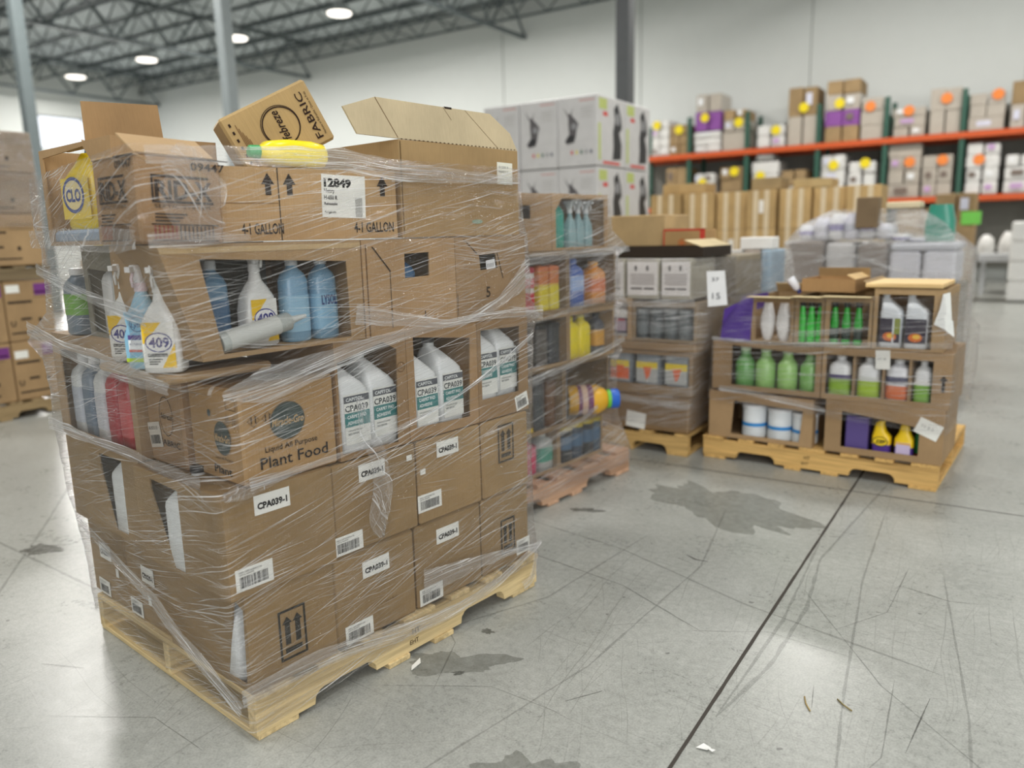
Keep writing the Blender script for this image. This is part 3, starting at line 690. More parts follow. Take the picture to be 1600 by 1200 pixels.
# ================================================================== MID BACKGROUND
# wall of brown cartons in front of the rack
tape=plain('D6C3A2',.35,coat=.3); cols=[(-4.02,.40),(-3.61,.40),(-3.20,.38),(-2.80,.34),(-2.44,.36),(-2.07,.36),(-1.70,.36)]
cn=('leftmost','second','third','fourth','fifth','sixth','rightmost'); rn=('bottom','second','third','top')
for ci,(x,w) in enumerate(cols):
    for rw in range(4):
        yj=.05*((ci*7+rw*3)%3-1)
        r=thing('brown_carton','brown taped carton, %s row, %s column of the carton wall before the rack'%(rn[rw],cn[ci]),'box',W0,x,9.5+yj,rw*.447,0,'wall of brown cartons')
        b=MB(); b.box(0,w-.008,0,.5,0,.444,cardboard('BC9459'),bev=.006); b.build('box_shell',r)
        for tx in (w*.3,w*.68):
            b=MB(); b.rect(tx-.028,0,tx+.028,.444,tape,fm((0,-.002,0),(1,0,0),(0,0,1),(0,-1,0))); b.build('packing_tape',r)
        if (ci*3+rw*5)%4==0:
            b=MB(); b.rect(w*.42,.18,w*.58,.33,plain('E9E4DA',.5),fm((0,-.003,0),(1,0,0),(0,0,1),(0,-1,0))); b.build('shipping_label',r)
for i,(x,z,w,h,c,lab) in enumerate(((-3.9,1.79,.55,.12,'BC9459','flat brown carton lying on the left of the carton wall'),(-2.78,1.79,.34,.14,'A98A5E','small brown carton on top of the middle of the carton wall'),(-2.3,1.79,.42,.10,'C4A068','flat carton right of the middle on top of the carton wall'))):
    b=MB(); b.box(0,w,0,.4,0,h,cardboard(c),bev=.006); tag(b.build('brown_carton',None,loc=W0.p(x,9.55,z)),lab,'box','loose cartons on the carton wall')
# white printed product cartons, 4 high
wc=plain('C9C7C6',.35); dk=plain('2C2C2E',.5); rd=plain('CF4A42',.5); gn=plain('B9C471',.5); gy=plain('8E8E90',.5)
def prodcart(x,y,z,lab,w=.435,d=.62,h=.655):
    r=thing('product_carton',lab,'box',W0,x,y,z,0,'white printed product cartons'); b=MB(); b.box(0,w-.006,0,d-.006,0,h-.006,wc,bev=.006); b.build('box_shell',r)
    M=fm((0,-.002,0),(1,0,0),(0,0,1),(0,-1,0)); b=MB(); u0=.12
    b.poly([(u0-.06,h*.86),(u0-.03,h*.80),(u0,h*.74),(u0+.03,h*.76),(u0+.05,h*.84),(u0+.035,h*.73),(u0+.08,h*.66),(u0+.11,h*.60),(u0+.09,h*.52),(u0+.08,h*.42),(u0+.06,h*.34),(u0-.02,h*.32),(u0-.04,h*.37),(u0+.01,h*.46),(u0,h*.60),(u0,h*.70),(u0-.03,h*.78)],plain('5A5658',.5),M)
    b.poly([(u0-.02,h*.34),(u0+.06,h*.36),(u0+.07,h*.44),(u0+.0,h*.45)],dk,M,.0005); b.disc(u0+.06,h*.57,.03,.03,gy,M,.0005)
    b.build('product_picture',r)
    b=MB()
    for i,c in enumerate((rd,plain('D8C64A',.5),plain('4E6A58',.5),gy,plain('55566A',.5))): b.disc(w*.36+i*.052,h*.20,.012,.02,c,M)
    for q in range(5): b.rect(w*.58,h*(.82-q*.035),w*(.86-.04*(q%2)),h*(.83-q*.035),plain('B4B1AE',.5),M)
    b.rect(w*.55,h*.915,w*.92,h*.93,plain('C98880',.5),M); b.text('MODEL'[:0] or '- -',w*.5,h*.05,.04,dk,M); b.build('printed_panel',r)
    M=fm((w-.006+.002,0,0),(0,1,0),(0,0,1),(1,0,0)); b=MB(); c=d*.62
    b.poly([(c-.05,h*.10),(c+.14,h*.12),(c+.15,h*.34),(c+.10,h*.50),(c+.16,h*.58),(c+.14,h*.74),(c+.06,h*.93),(c-.02,h*.84),(c+.0,h*.66),(c-.04,h*.50),(c-.03,h*.30)],dk,M)
    b.disc(c+.06,h*.70,.05,.06,gy,M,.0006); b.build('side_picture',r)
    b=MB(); b.rect(d*.04,h*.08,d*.12,h*.60,gn,M); b.rect(d*.06,h*.80,d*.34,h*.95,gn,M); b.rect(d*.20,h*.71,d*.36,h*.77,rd,M); b.rect(d*.20,h*.03,d*.8,h*.07,rd,M); b.build('side_print',r)
    return r
for ci,(x) in enumerate((-4.79,-4.35,-3.915)):
    for rw in range(4):
        prodcart(x,6.9,rw*.66,'white product carton facing the viewer, %s row, %s column of the white carton block'%(rn[rw],('left','middle','right')[ci]))
for rw in range(4): prodcart(-3.915,7.53,rw*.66,'white product carton at the back of the block, %s row, behind the corner column'%rn[rw])
# left stack of cartons on pallets (seen at the left edge)
FLt=Frame(-6.55,3.30,-90)  # x runs along world -Y, y runs along +X reversed; face at y=0 looks to +X
FLt=Frame(-6.6,2.10,90)
pallet('dark pallet under the tall carton stack at the left edge',FLt,0,0,1.219,1.016,'9A8460','4A3A22',seed=5,mark=False)
def marks(r,s,k=0,purple=False):
    sx,sy,sz=s
    def fn(b,M):
        i=ink('3A3028'); b.rect(.02,sz*.62,sx*.55,sz*.66,i,M); b.rect(.02,sz*.12,sx*.7,sz*.15,i,M)
        b.rect(sx*.28,sz*.34,sx*.5,sz*.38,i,M); b.text('U',sx*.06,sz*.25,.06,i,M,bold=.03); b.disc(sx*.68,sz*.33,.014,.018,i,M); b.rect(sx*.6,sz*.78,sx*.93,sz*.80,plain('7A6548',.6),M); b.rect(sx*.6,sz*.70,sx*.86,sz*.715,plain('7A6548',.6),M)
    printed(r,'F',fn)
    if purple:
        def f2(b,M): b.rect(sx*.62,sz*.74,sx*.96,sz*.93,plain('74357F',.5),M)
        printed(r,'F',f2,'purple_print')
LB='A98358'
for rw,(z,h) in enumerate(((.138,.47),(.61,.48))):
    for c,(x,w) in enumerate(((.02,.40),(.425,.40),(.83,.36))):
        r=carton('brown carton with purple tape band at the left edge, %s layer, %s of three'%(('lower','upper')[rw],('nearest','middle','farthest')[c]),FLt,x,0.02,z,(w,.5,h),color=LB,group='brown cartons of the left stack')
        marks(r,(w,.5,h),purple=True)
        if c<3: sticker(r,'F',w*.18,h*.86 if rw else h*.78,.10,.06,[],name='shipping_label')
pl2=thing('wooden_pallet','dark pallet lying on top of the lower cartons at the left edge','pallet',FLt,0,0,1.092,0,'wooden pallets on the floor')
for yy in (0.01,.46,.93): b=MB(); b.box(0,1.2,yy,yy+.04,0,.09,wood('7A6A50','x','3A2E1C')); b.build('stringer',pl2)
for i in range(7): b=MB(); b.box(i*.185,i*.185+.09,0.01,.97,.09,.108,wood('7A6A50','y','3A2E1C')); b.build('deck_board',pl2)
for rw,(z,h,g) in enumerate(((1.202,.40,0),(1.604,.31,1),(1.916,.31,1))):
    for c,(x,w) in enumerate(((-.05,.62),(.575,.62))):
        r=carton('brown carton on the raised pallet at the left edge, %s layer, %s half'%(('lowest','middle','top')[rw],('near','far')[c]),FLt,x,.03,z,(w,.6,h),color='A9845A' if rw==0 else 'A08570',group='brown cartons of the left stack')
        marks(r,(w,.6,h))
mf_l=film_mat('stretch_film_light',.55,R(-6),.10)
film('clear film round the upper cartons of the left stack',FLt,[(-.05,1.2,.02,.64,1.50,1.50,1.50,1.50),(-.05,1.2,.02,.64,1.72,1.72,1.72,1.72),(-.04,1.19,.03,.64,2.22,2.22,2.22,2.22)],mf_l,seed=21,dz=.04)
r=carton('plain brown carton in the gap behind the left stack',Frame(-7.6,4.4,90),0,0,0,(.7,.6,1.2),color='B08A58')
b=MB(); b.box(0,.06,0,.06,0,1.75,plain('E8C91C',.5)); tag(b.build('yellow_post',None,loc=W0.p(-7.15,3.98,0)),'yellow upright post behind the left stack','post')
# ================================================================== BOTTLES
def bottle(nm,label,cat,fr,x,y,z,rot=0,group=None,tilt=None,body=(),bm=None,cap=(),cm=None,lab=None,extra=None,capname='cap'):
    r=thing(nm,label,cat,fr,x,y,z,rot,group,tilt)
    b=MB(); b.loft(body,bm); b.build('bottle_body',r)
    if cap: b=MB(); b.loft(cap,cm,n=20); b.build(capname,r)
    if lab: lab(r)
    if extra: extra(r)
    return r
JUG=[(0,0,0,.050,.062,5),(.008,0,0,.056,.070,6),(.10,0,0,.056,.070,6),(.185,0,0,.056,.070,6),(.198,-.001,0,.054,.068,6),(.215,-.008,0,.046,.062,5),(.255,-.030,0,.024,.040,4),(.272,-.036,0,.019,.019,2),(.285,-.036,0,.018,.018,2)]
def capitol_jug(label,fr,x,y,z,rot=0,group='white adhesive jugs in the cut-open cartons',full=True,mir=False):
    wp=bottle_mat('E6E9E8',.35)
    body=[(a[0],(-a[1] if mir else a[1]),)+a[2:] for a in JUG]
    cx=.036 if mir else -.036
    def lab(r):
        M=fm((0,-.0712,0),(1,0,0),(0,0,1),(0,-1,0)); b=MB(); b.rect(-.043,.035,.049,.185,plain('E4E5DE',.5),M); p=b.build('jug_label',r)
        k=MB(); gr=plain('55585E',.5); te=plain('3E807E',.5); wt=plain('E9EEEC',.5); ik=ink('3D4446')
        k.rect(-.043,.160,.049,.180,gr,M,.0004); k.text('CAPITOL',-.036,.165,.014,wt,M,.0008,width=.062,bold=.02)
        k.text('CPA039',-.040,.134,.026,ik,M,.0008,width=.084,bold=.02); k.rect(-.043,.088,.049,.130,te,M,.0004)
        k.text('CARPET PAD',-.034,.113,.014,wt,M,.0008,width=.07,bold=.02); k.text('ADHESIVE',-.034,.095,.014,wt,M,.0008,width=.056,bold=.02)
        k.text('FORMULATED FOR SPEED',-.034,.074,.007,ik,M,.0008,width=.052); k.text('NO ODOR',-.034,.064,.008,ik,M,.0008,bold=.02)
        k.build('label_print',p)
    return bottle('adhesive_jug',label,'jug',fr,x,y,z,rot,group,body=body,bm=wp,cap=[(.285,cx,0,.021,.021,2),(.300,cx,0,.021,.021,2),(.303,cx,0,.018,.018,2)],cm=plain('2F3134',.4),lab=lab if full else None)
def trigger(r,z,c1,c2,s=1.0):
    b=MB(); b.loft([(z,0,0,.016*s,.016*s,2),(z+.022*s,0,0,.015*s,.015*s,2)],plain(c2,.4)); b.build('collar',r)
    b=MB(); m=plain(c1,.4)
    b.loft([(z+.022*s,0,0,.011*s,.013*s,3),(z+.045*s,0,.002,.012*s,.024*s,4),(z+.060*s,0,.004,.012*s,.036*s,4),(z+.068*s,0,.004,.009*s,.034*s,4)],m,n=20); b.box(-.007*s,.007*s,-.048*s,-.028*s,z+.050*s,z+.064*s,m); b.build('spray_head',r)
    b=MB(); b.tube([(0,-.026*s,z+.050*s),(0,-.034*s,z+.034*s),(0,-.030*s,z+.012*s)],.004*s,plain(c2,.4),6); b.build('trigger',r)
SPR=[(0,0,0,.044,.026,4),(.006,0,0,.049,.030,5),(.05,0,0,.050,.031,5),(.10,0,0,.049,.031,5),(.135,0,0,.044,.029,4),(.160,0,0,.030,.024,3),(.178,0,0,.018,.018,2),(.200,0,0,.0135,.0135,2)]
def spray409(label,fr,x,y,z,rot=0,tilt=None,group='white degreaser spray bottles on the front pallet',s=1.0):
    def lab(r):
        M=fm((0,-.0322,0),(1,0,0),(0,0,1),(0,-1,0)); b=MB(); b.rect(-.040,.014,.040,.128,plain('ECEBE4',.5),M); p=b.build('bottle_label',r)
        k=MB(); ye=plain('F2C61A',.5); bl=plain('2B2C84',.5); wt=plain('EFEFEC',.5)
        k.poly([(-.040,.128),(.010,.128),(-.036,.075),(-.040,.075)],ye,M,.0004); k.poly([(.040,.014),(.040,.075),(.004,.014)],ye,M,.0004)
        k.disc(.0,.078,.033,.024,wt,M,.0007); k.ring(.0,.078,.034,.025,.003,bl,M,.0009); k.text('409',-.025,.066,.034,bl,M,.0011,width=.052,bold=.03)
        k.rect(-.030,.042,.020,.050,ink('2A2A2A'),M,.0008); k.text('MULTI-SURFACE',-.028,.0435,.006,wt,M,.0011,width=.044)
        for i in range(3): k.rect(-.028,.034-i*.006,.006-.006*i,.037-i*.006,ink('55544F'),M,.0008)
        k.build('label_print',p); trigger(r,.200,'EDEDEA','E4E4E0')
    return bottle('spray_bottle',label,'spray bottle',fr,x,y,z,rot,group,tilt,body=SPR,bm=bottle_mat('E9E9E4'),lab=lab)
def lysol(label,fr,x,y,z,rot=0,tilt=None):
    body=[(0,0,0,.040,.026,4),(.006,0,0,.045,.030,4),(.06,0,0,.046,.031,4),(.11,0,0,.038,.027,3),(.14,0,0,.042,.029,3),(.165,0,0,.028,.022,2.5),(.20,0,0,.0135,.0135,2)]
    def lab(r):
        M=fm((0,-.0318,0),(1,0,0),(0,0,1),(0,-1,0)); b=MB(); b.poly([(-.04,.02),(.04,.02),(.04,.085),(.030,.112),(.036,.15),(-.036,.15),(-.030,.112),(-.04,.085)],plain('8DC0DA',.45),M); p=b.build('bottle_label',r)
        k=MB(); nv=plain('2E3A70',.5); wt=plain('EFF1F0',.5)
        k.ring(0,.118,.022,.020,.002,nv,M,.0006); k.text('Lysol',-.018,.110,.020,nv,M,.0009,width=.036,bold=.01,shear=.15)
        k.rect(-.030,.078,.014,.090,plain('5B4A88',.5),M,.0006); k.rect(-.030,.052,.014,.077,wt,M,.0006); k.rect(-.030,.046,.014,.052,plain('D46A5A',.5),M,.0008); k.rect(-.04,.02,.04,.030,plain('B9D434',.5),M,.0006)
        k.text('ALL PURPOSE',-.027,.064,.007,nv,M,.0009,width=.036)
        k.build('label_print',p); trigger(r,.200,'EFEFEF','E9D6DC')
    return bottle('spray_bottle',label,'spray bottle',fr,x,y,z,rot,'blue cleaner spray bottles',tilt,body=body,bm=bottle_mat('A9D2E6'),lab=lab)
def round_bottle(nm,label,cat,fr,x,y,z,rad,h,c,cap='E8E8E8',band=None,rot=0,group=None,e=2,flat=1.0,neck=.35,sh=.72,tilt=None,txt=None,tc='303030',caph=.10,rough=.32):
    body=[(0,0,0,rad*.9,rad*.9*flat,e),(h*.02,0,0,rad,rad*flat,e),(h*sh*.5,0,0,rad,rad*flat,e),(h*sh,0,0,rad*.98,rad*.98*flat,e),(h*(sh+.08),0,0,rad*.80,rad*.80*flat,e),(h*(sh+.15),0,0,rad*neck*1.2,rad*neck*1.2,2),(h*(1-caph),0,0,rad*neck,rad*neck,2)]
    def lab(r):
        if band:
            for (z0,z1,bc) in band:
                b=MB(); k=1.006; b.loft([(z0*h,0,0,rad*k+.0006,rad*k*flat+.0006,e),(z1*h,0,0,rad*k+.0006,rad*k*flat+.0006,e)],plain(bc,.45),cap=False); o=b.build('bottle_label',r)
        if txt:
            b=MB(); b.text(txt,0,h*.42,h*.16,plain(tc,.5),fm((0,-rad*flat*1.012-.001,0),(1,0,0),(0,0,1),(0,-1,0)),.0005,width=rad*1.3,bold=.03,align='c'); b.build('label_print',r)
    return bottle(nm,label,cat,fr,x,y,z,rot,group,tilt,body=body,bm=bottle_mat(c,rough),cap=[(h*(1-caph),0,0,rad*neck*1.25,rad*neck*1.25,2),(h*.99,0,0,rad*neck*1.2,rad*neck*1.2,2),(h,0,0,rad*neck,rad*neck,2)],cm=plain(cap,.4),lab=lab)
def tub(label,fr,x,y,z,rad,h,c,lid,bands=(),group=None,rot=0,nm='wipes_tub',cat='tub',e=2,flat=1.0):
    def lab(r):
        for (z0,z1,bc) in bands:
            b=MB(); b.loft([(z0*h,0,0,rad*1.01+.0006,rad*1.01*flat+.0006,e),(z1*h,0,0,rad*1.01+.0006,rad*1.01*flat+.0006,e)],plain(bc,.45),cap=False); b.build('tub_label',r)
    return bottle(nm,label,cat,fr,x,y,z,rot,group,body=[(0,0,0,rad*.94,rad*.94*flat,e),(h*.03,0,0,rad*.97,rad*.97*flat,e),(h*.86,0,0,rad,rad*flat,e)],bm=bottle_mat(c),
        cap=[(h*.86,0,0,rad*1.05,rad*1.05*flat,e),(h*.95,0,0,rad*1.05,rad*1.05*flat,e),(h*.97,0,0,rad*.9,rad*.9*flat,e),(h,0,0,rad*.25,rad*.25*flat,2)],cm=plain(lid,.4),lab=lab,capname='lid')
# ================================================================== FRONT PALLET
F1=Frame(-1.64921,1.20192,82.4183)
pallet('pale wooden pallet carrying the tall wrapped load in front, its notched side to the right',F1,0,0.0,1.219,1.016,'D3BC8D','7E6238',seed=3)
ZA=.137
# --- bottom layer
s=(.283,.455,.286); r=carton('slit adhesive carton at the near bottom corner of the front load',F1,.003,.008,ZA,s,holes={'L':[(.335,.02),(.432,.02),(.445,.245),(.40,.262)]},group='adhesive cartons, bottom layer of the front load')
updown(r,'F',.138,.128,.088,.150)
capitol_jug('white adhesive jug behind the slit of the near bottom corner carton',F1,.075,.13,ZA+.006,-90,full=False)
for i,(x,w) in enumerate(((.289,.322),(.615,.314),(.932,.262))):
    s=(w,.455,.290); r=carton('adhesive carton in the bottom layer of the front load, '+('second from the near corner','third from the near corner','at the far right corner')[i],F1,x,.010,ZA,s,group='adhesive cartons, bottom layer of the front load')
    if i<2:
        cpa(r,'F',(.160,.146)[i],(.218,.226)[i]); barcode(r,'F',(.083,.060)[i],(.034,.038)[i])
        printed(r,'F',lambda b,M: b.text('L 7 2A 4 B 3T',.17,.085,.009,ink('6A5238'),M,width=.07))
    else: updown(r,'F',.137,.118,.078,.135); barcode(r,'F',.222,.050,.075,.058)
for i,(y,w) in enumerate(((.468,.300),(.772,.288))):
    s=(.455,w,.292); r=carton(('plain side carton with two white labels, middle of the left side bottom layer','side carton at the far left bottom corner of the front load')[i],F1,.012,y,ZA,s,group='adhesive cartons, bottom layer of the front load')
    cpa(r,'L',w-((.608,.927)[i]-y),.175,.085,.055); barcode(r,'L',w-((.735,.985)[i]-y)+.02,.035,.085,.055)
    sticker(r,'L',w-((.611,.844)[i]-y),.088+.03*i,.02,.03,[],name='small_tag')
# --- second layer
ZB=.428
s=(.335,.50,.283); r=carton('slit adhesive carton at the near corner of the second layer of the front load',F1,-.038,-.004,ZB,s,holes={'L':[(.20,-.0+.012),(.262,.012),(.262,.255),(.10,.262),(.10,.23)]},group='adhesive cartons, second layer of the front load')
cpa(r,'F',.142,.238,.108,.054); barcode(r,'F',.072,.050,.110,.062)
capitol_jug('white adhesive jug behind the slit of the second layer corner carton',F1,.035,.285,ZB+.006,-90,mir=True,full=False)
for i,(x,w) in enumerate(((.299,.332),(.634,.300),(.937,.255))):
    s=(w,.46,.283); r=carton('adhesive carton in the second layer of the front load, '+('under the hanging film tail','third from the near corner','far right end')[i],F1,x,.002,ZB,s,group='adhesive cartons, second layer of the front load')
    if i<2: cpa(r,'F',(.150,.135)[i],.235,.100,.052); barcode(r,'F',(.048,.045)[i],(.035,.072)[i]); sticker(r,'F',(.30,.02)[i],.238-.06*i,.022,.018,[],name='small_tag')
    else: updown(r,'F',.125,.185,.085,.14,'4A4238')
s=(.45,.55,.285); r=carton('long slit side carton on the left of the second layer of the front load',F1,-.012,.522,ZB,s,holes={'L':[(.335,.012),(.425,.012),(.425,.262),(.305,.262),(.265,.235)][:0]+[(.330,.015),(.422,.015),(.430,.262),(.262,.262),(.268,.20)]},group='adhesive cartons, second layer of the front load')
capitol_jug('white adhesive jug behind the slit of the long side carton',F1,.063,.705,ZB+.006,-90,mir=True,full=False)
# --- third layer
ZC=.713
s=(.300,.270,.262); MGR=r=carton('plant food carton at the near corner of the third layer with a dark round logo',F1,.040,.010,ZC,s,color='B0854F',group=None)
gk=ink('4B5552')
def mg(b,M,cx,cy,rx,ry):
    b.disc(cx,cy,rx,ry,gk,M); b.ring(cx,cy,rx*1.04,ry*1.04,.0015,gk,M)
    b.text('Miracle-Gro',cx-rx*.95,cy-.010,.03,cardboard('C39A64'),M,.0006,width=rx*1.9,bold=.02,shear=.12)
def pf(b,M):
    mg(b,M,.140,.158,.052,.050); b.text('Liquid All Purpose',.065,.083,.022,ink(),M,width=.165,bold=.005); b.text('Plant Food',.048,.040,.045,ink(),M,width=.215,bold=.01)
    b.text('6 X 32oz',.015,.232,.014,ink('5A4A38'),M); 
    for i in (0,1): 
        x=.022+i*.042; b.ring(x+.016,.176,.018,.018,.0015,ink('5A4A38'),M,n=4)
        b.rect(x+.008,.168,x+.012,.186,ink('5A4A38'),M); b.rect(x+.020,.168,x+.024,.186,ink('5A4A38'),M)
printed(r,'F',pf,'logo_print')
def pf2(b,M):
    mg(b,M,.175,.122,.040,.045); b.text('Liquid All Purpose',.13,.062,.012,ink(),M,width=.09); b.text('Plant',.120,.022,.032,ink(),M,width=.09,bold=.01)
    for i in (0,1):
        x=.196+i*.034; b.ring(x+.012,.175,.016,.018,.0015,ink('5A4A38'),M,n=4); b.rect(x+.006,.168,x+.009,.184,ink('5A4A38'),M); b.rect(x+.014,.168,x+.017,.184,ink('5A4A38'),M)
    b.rect(.205,.205,.255,.207,ink('5A4A38'),M); b.rect(.205,.235,.255,.237,ink('5A4A38'),M); b.rect(.205,.207,.207,.235,ink('5A4A38'),M); b.rect(.253,.207,.255,.235,ink('5A4A38'),M)
    b.disc(.115,.185,.008,.010,gk,M)
printed(r,'L',pf2,'logo_print')
sticker(r,'T',.20,.10,.16,.075,[('L-1181',.1,.4,.3,.3,0),('8202 12',.55,.6,.2,.3,0)],rot=8,label='white label on the top of the carton')
flap(r,'F',.05,-88,.0,.01)
s=(.300,.215,.262); r=carton('carton beside the plant food carton with a thin ring logo and dark tape',F1,.02,.284,ZC,s,color='A9815A')
def feb(b,M):
    b.ring(.125,.150,.040,.058,.0022,ink(),M); b.text('febreze',.092,.142,.024,ink(),M,width=.066,bold=.01,shear=.2); b.text('FABRIC',.075,.062,.026,ink(),M,width=.118,bold=.005)
printed(r,'L',feb,'logo_print'); 
def tp(b,M): b.rect(.0,.20,.05,.262,plain('6B5B52',.3),M)
sticker(r,'L',.045,.085,.075,.075,[('8 07115',.1,.7,.2,.7,0)],bars=.35,rot=10,color='C9C2B6',name='barcode_label')
s=(.34,.60,.350); r=carton('left cut-open carton of the third layer with white and red bottles',F1,-.005,.505,ZC,s,holes={'L':[(.06,.025),(.565,.025),(.565,.285),(.06,.30)]},color='A68462')
for i,(y,c,lb) in enumerate(((.565,'D9D9D6','white bottle nearest the ring-logo carton in the left cut-open carton'),(.655,'B23A3C','red bottle in the left cut-open carton'),(.745,'B84348','second red bottle in the left cut-open carton'),(.835,'DADBD8','white bottle left of the red ones in the left cut-open carton'),(.93,'7F8C99','blue-grey bottle in the left cut-open carton'),(1.02,'D8DAD8','white bottle at the far end of the left cut-open carton'))):
    round_bottle('cleaner_bottle',lb,'bottle',F1,.055,y,ZC+.006,.038,.27,c,'E6E6E4',rot=-90,e=5,flat=1.0,group='bottles in the left cut-open carton',band=[(.15,.6,{'D9D9D6':'C9CCD0','B23A3C':'C85A5A','B84348':'A93038','DADBD8':'C7C9CD','7F8C99':'6A7A8A','D8DAD8':'B9BEC6'}[c])])
    if i<5: b=MB(); b.box(-.001,.004,y+.041,y+.048,ZC+.01,ZC+.27,plain('D9D5CE',.6)); 
for i,(x,w,h) in enumerate(((.343,.268,.350),(.613,.318,.350),(.933,.268,.348))):
    s=(w,.46,h)
    hole=[[(.008,.02),(.222,.012),(.232,.302),(.18,.330),(.008,.290)],[(.030,.040),(.275,.030),(.285,.300),(.030,.330)],[(.018,.075),(.215,.075),(.225,.312),(.018,.318)]][i]
    r=carton('cut-open carton in the third layer showing two white adhesive jugs, '+('beside the plant food carton','middle of the right side','at the far right corner')[i],F1,x,.006,ZC,s,holes={'F':hole},color='A27A4E',group='cut-open adhesive cartons of the third layer')
    if i==2: barcode(r,'F',.228,.035,.07,.055,12)
    if i==0:
        def cl(b,M): b.ring(.245,.245,.016,.016,.002,ink('6A4A2A'),M); b.text('GS',.238,.239,.012,ink('6A4A2A'),M)
        printed(r,'F',cl,'ring_stamp')
    sc=(( .072,.190),(.085,.215),(.058,.178))[i]
    for j,xx in enumerate(sc):
        jg=capitol_jug('white adhesive jug, %s of the pair in the %s cut-open carton'%(('left','right')[j],('first','middle','far right')[i]),F1,x+xx,.085+.012*j,ZC+.006+(0.0,.0,.048)[i])
# --- fourth layer
ZD=1.066
def lean(v): return Vector((v.x-.085*(1-max(0,min(1,v.x/.5)))*max(0,v.z)/.28*max(0,1-max(0,v.y)/.14),v.y,v.z))
s=(.500,.46,.283); r=carton('big cut-open carton in the fourth layer with leaning left wall, spray bottles inside',F1,-.045,.002,ZD-.004,s,holes={'F':[(.060,.012),(.452,.012),(.455,.226),(.078,.248)]},color='A78258',warp=lean)
def lip(b,M): b.rect(.0,.262,.50,.276,cardboard('C6A478'),M)
printed(r,'F',lip,'torn_edge')
spray409('white spray bottle with yellow and blue label standing inside the big cut-open carton',F1,.175,.105,ZD+.002,4)
for i,(x,y,c,lb) in enumerate(((.072,.15,'6E93AE','blue bottle behind the white spray bottle in the big carton'),(.295,.11,'86AFCB','light blue bottle right of the white spray bottle in the big carton'),(.385,.10,'7FA6C0','light blue bottle at the right wall of the big carton'))):
    round_bottle('cleaner_bottle',lb,'bottle',F1,x,y,ZD+.002,.040,.235,c,'DDE3E6',group='blue bottles in the big carton',e=3,flat=.8,band=[(.12,.55,('55789A','9CC4DB','8DB9D3')[i])],txt=(None,None,'LYSOL')[i],tc='27407A')
ct=thing('caulk_tube','clear grey caulk tube lying aslant at the front of the big cut-open carton','tube',F1,.012,.022,ZD+.034,0,None,tilt=(0,80,0))
b=MB(); b.loft([(0,0,0,.024,.024,2),(.003,0,0,.025,.025,2),(.205,0,0,.025,.025,2),(.208,0,0,.022,.022,2)],bottle_mat('AEB3AE',.25),n=24); b.build('tube_body',ct)
b=MB(); b.loft([(.208,0,0,.018,.018,2),(.222,0,0,.010,.010,2),(.262,0,0,.005,.005,2)],plain('C9CCC8',.4),n=16); b.build('nozzle',ct)
b=MB(); b.loft([(.02,0,0,.0256,.0256,2),(.17,0,0,.0256,.0256,2)],plain('C2C4BE',.4),n=24,cap=False); b.build('tube_label',ct)
for i,(x,w) in enumerate(((.462,.378),(.842,.352))):
    s=(w,.46,.282); hole=[(.160,.165),(.262,.168),(.264,.240),(.162,.238)] if i==0 else [(.118,.172),(.205,.176),(.196,.226),(.112,.222)]
    r=carton(('carton in the fourth layer with a dark square hand hole showing blue','carton in the fourth layer marked 5, torn hand hole at its upper edge')[i],F1,x,.004,ZD-.004,s,holes={'F':hole},color='AA8359')
    def cuts(b,M,i=i):
        k=ink('3A2C1E')
        if i==0: b.poly([(.035,.262),(.041,.262),(.105,.190),(.100,.188)],k,M); b.rect(.100,.02,.1025,.19,k,M); b.text('1',.235,.035,.035,k,M,bold=.01); b.rect(.012,.0,.016,.27,ink('6A4E30'),M)
        else: b.poly([(.038,.276),(.042,.276),(.108,.225),(.104,.223)],k,M); b.poly([(.200,.228),(.204,.228),(.232,.140),(.228,.140)],k,M); b.text('5',.142,.080,.050,k,M,bold=.02); b.rect(.003,.03,.005,.1,k,M)
    printed(r,'F',cuts,'cut_lines_and_print')
    if i==0: round_bottle('cleaner_bottle','blue bottle seen through the dark square hand hole','bottle',F1,x+.19,.07,ZD+.002,.045,.24,'2F5F86','2A3A48',e=4,band=None)
    if i==1: sticker(r,'F',.168,.190,.045,.030,[('|||||',.1,.3,.5,.7,0)],name='barcode_label',rot=6,color='EDEDED')
# left side of fourth layer: display carton with white bottles, loose spray bottles
s=(.40,.40,.285); r=carton('grey cut-open carton on the left side of the fourth layer with white bottles inside',F1,.03,.455,ZD-.004,s,holes={'L':[(.035,.015),(.265,.015),(.215,.205),(.030,.215)]},color='8C857E')
for i in range(3): round_bottle('cleaner_bottle','white square bottle in the grey cut-open carton, '+('nearest','middle','farthest')[i]+' of three','bottle',F1,.085,.615+i*.074,ZD+.002,.034,.235,'E9E9E6','E9E9E6',rot=-90,e=5,group='white bottles in the grey carton')
round_bottle('cleaner_bottle','grey and green bottle at the far left edge of the fourth layer','bottle',F1,.035,.925,ZD,.050,.21,'6E7E8C','D9DAD8',group=None,e=3,flat=.8,band=[(.3,.62,'6FA83E')],rot=-90)
spray409('white spray bottle standing outside the big carton, leftmost of the three loose ones',F1,-.030,.430,1.029,-62,group='loose spray bottles at the left corner')
lysol('blue spray bottle between the two white ones at the left corner',F1,-.066,.250,1.029,-58)
spray409('white spray bottle leaning on the wall of the big carton at the left corner',F1,-.066,.150,1.029,-50,tilt=None,group='loose spray bottles at the left corner')
# support ledge below the loose bottles: carton top with fold
s=(.30,.41,.026); r=carton('shallow brown tray under the loose spray bottles at the left corner',F1,-.100,.088,1.002,s,color='AE8A62')
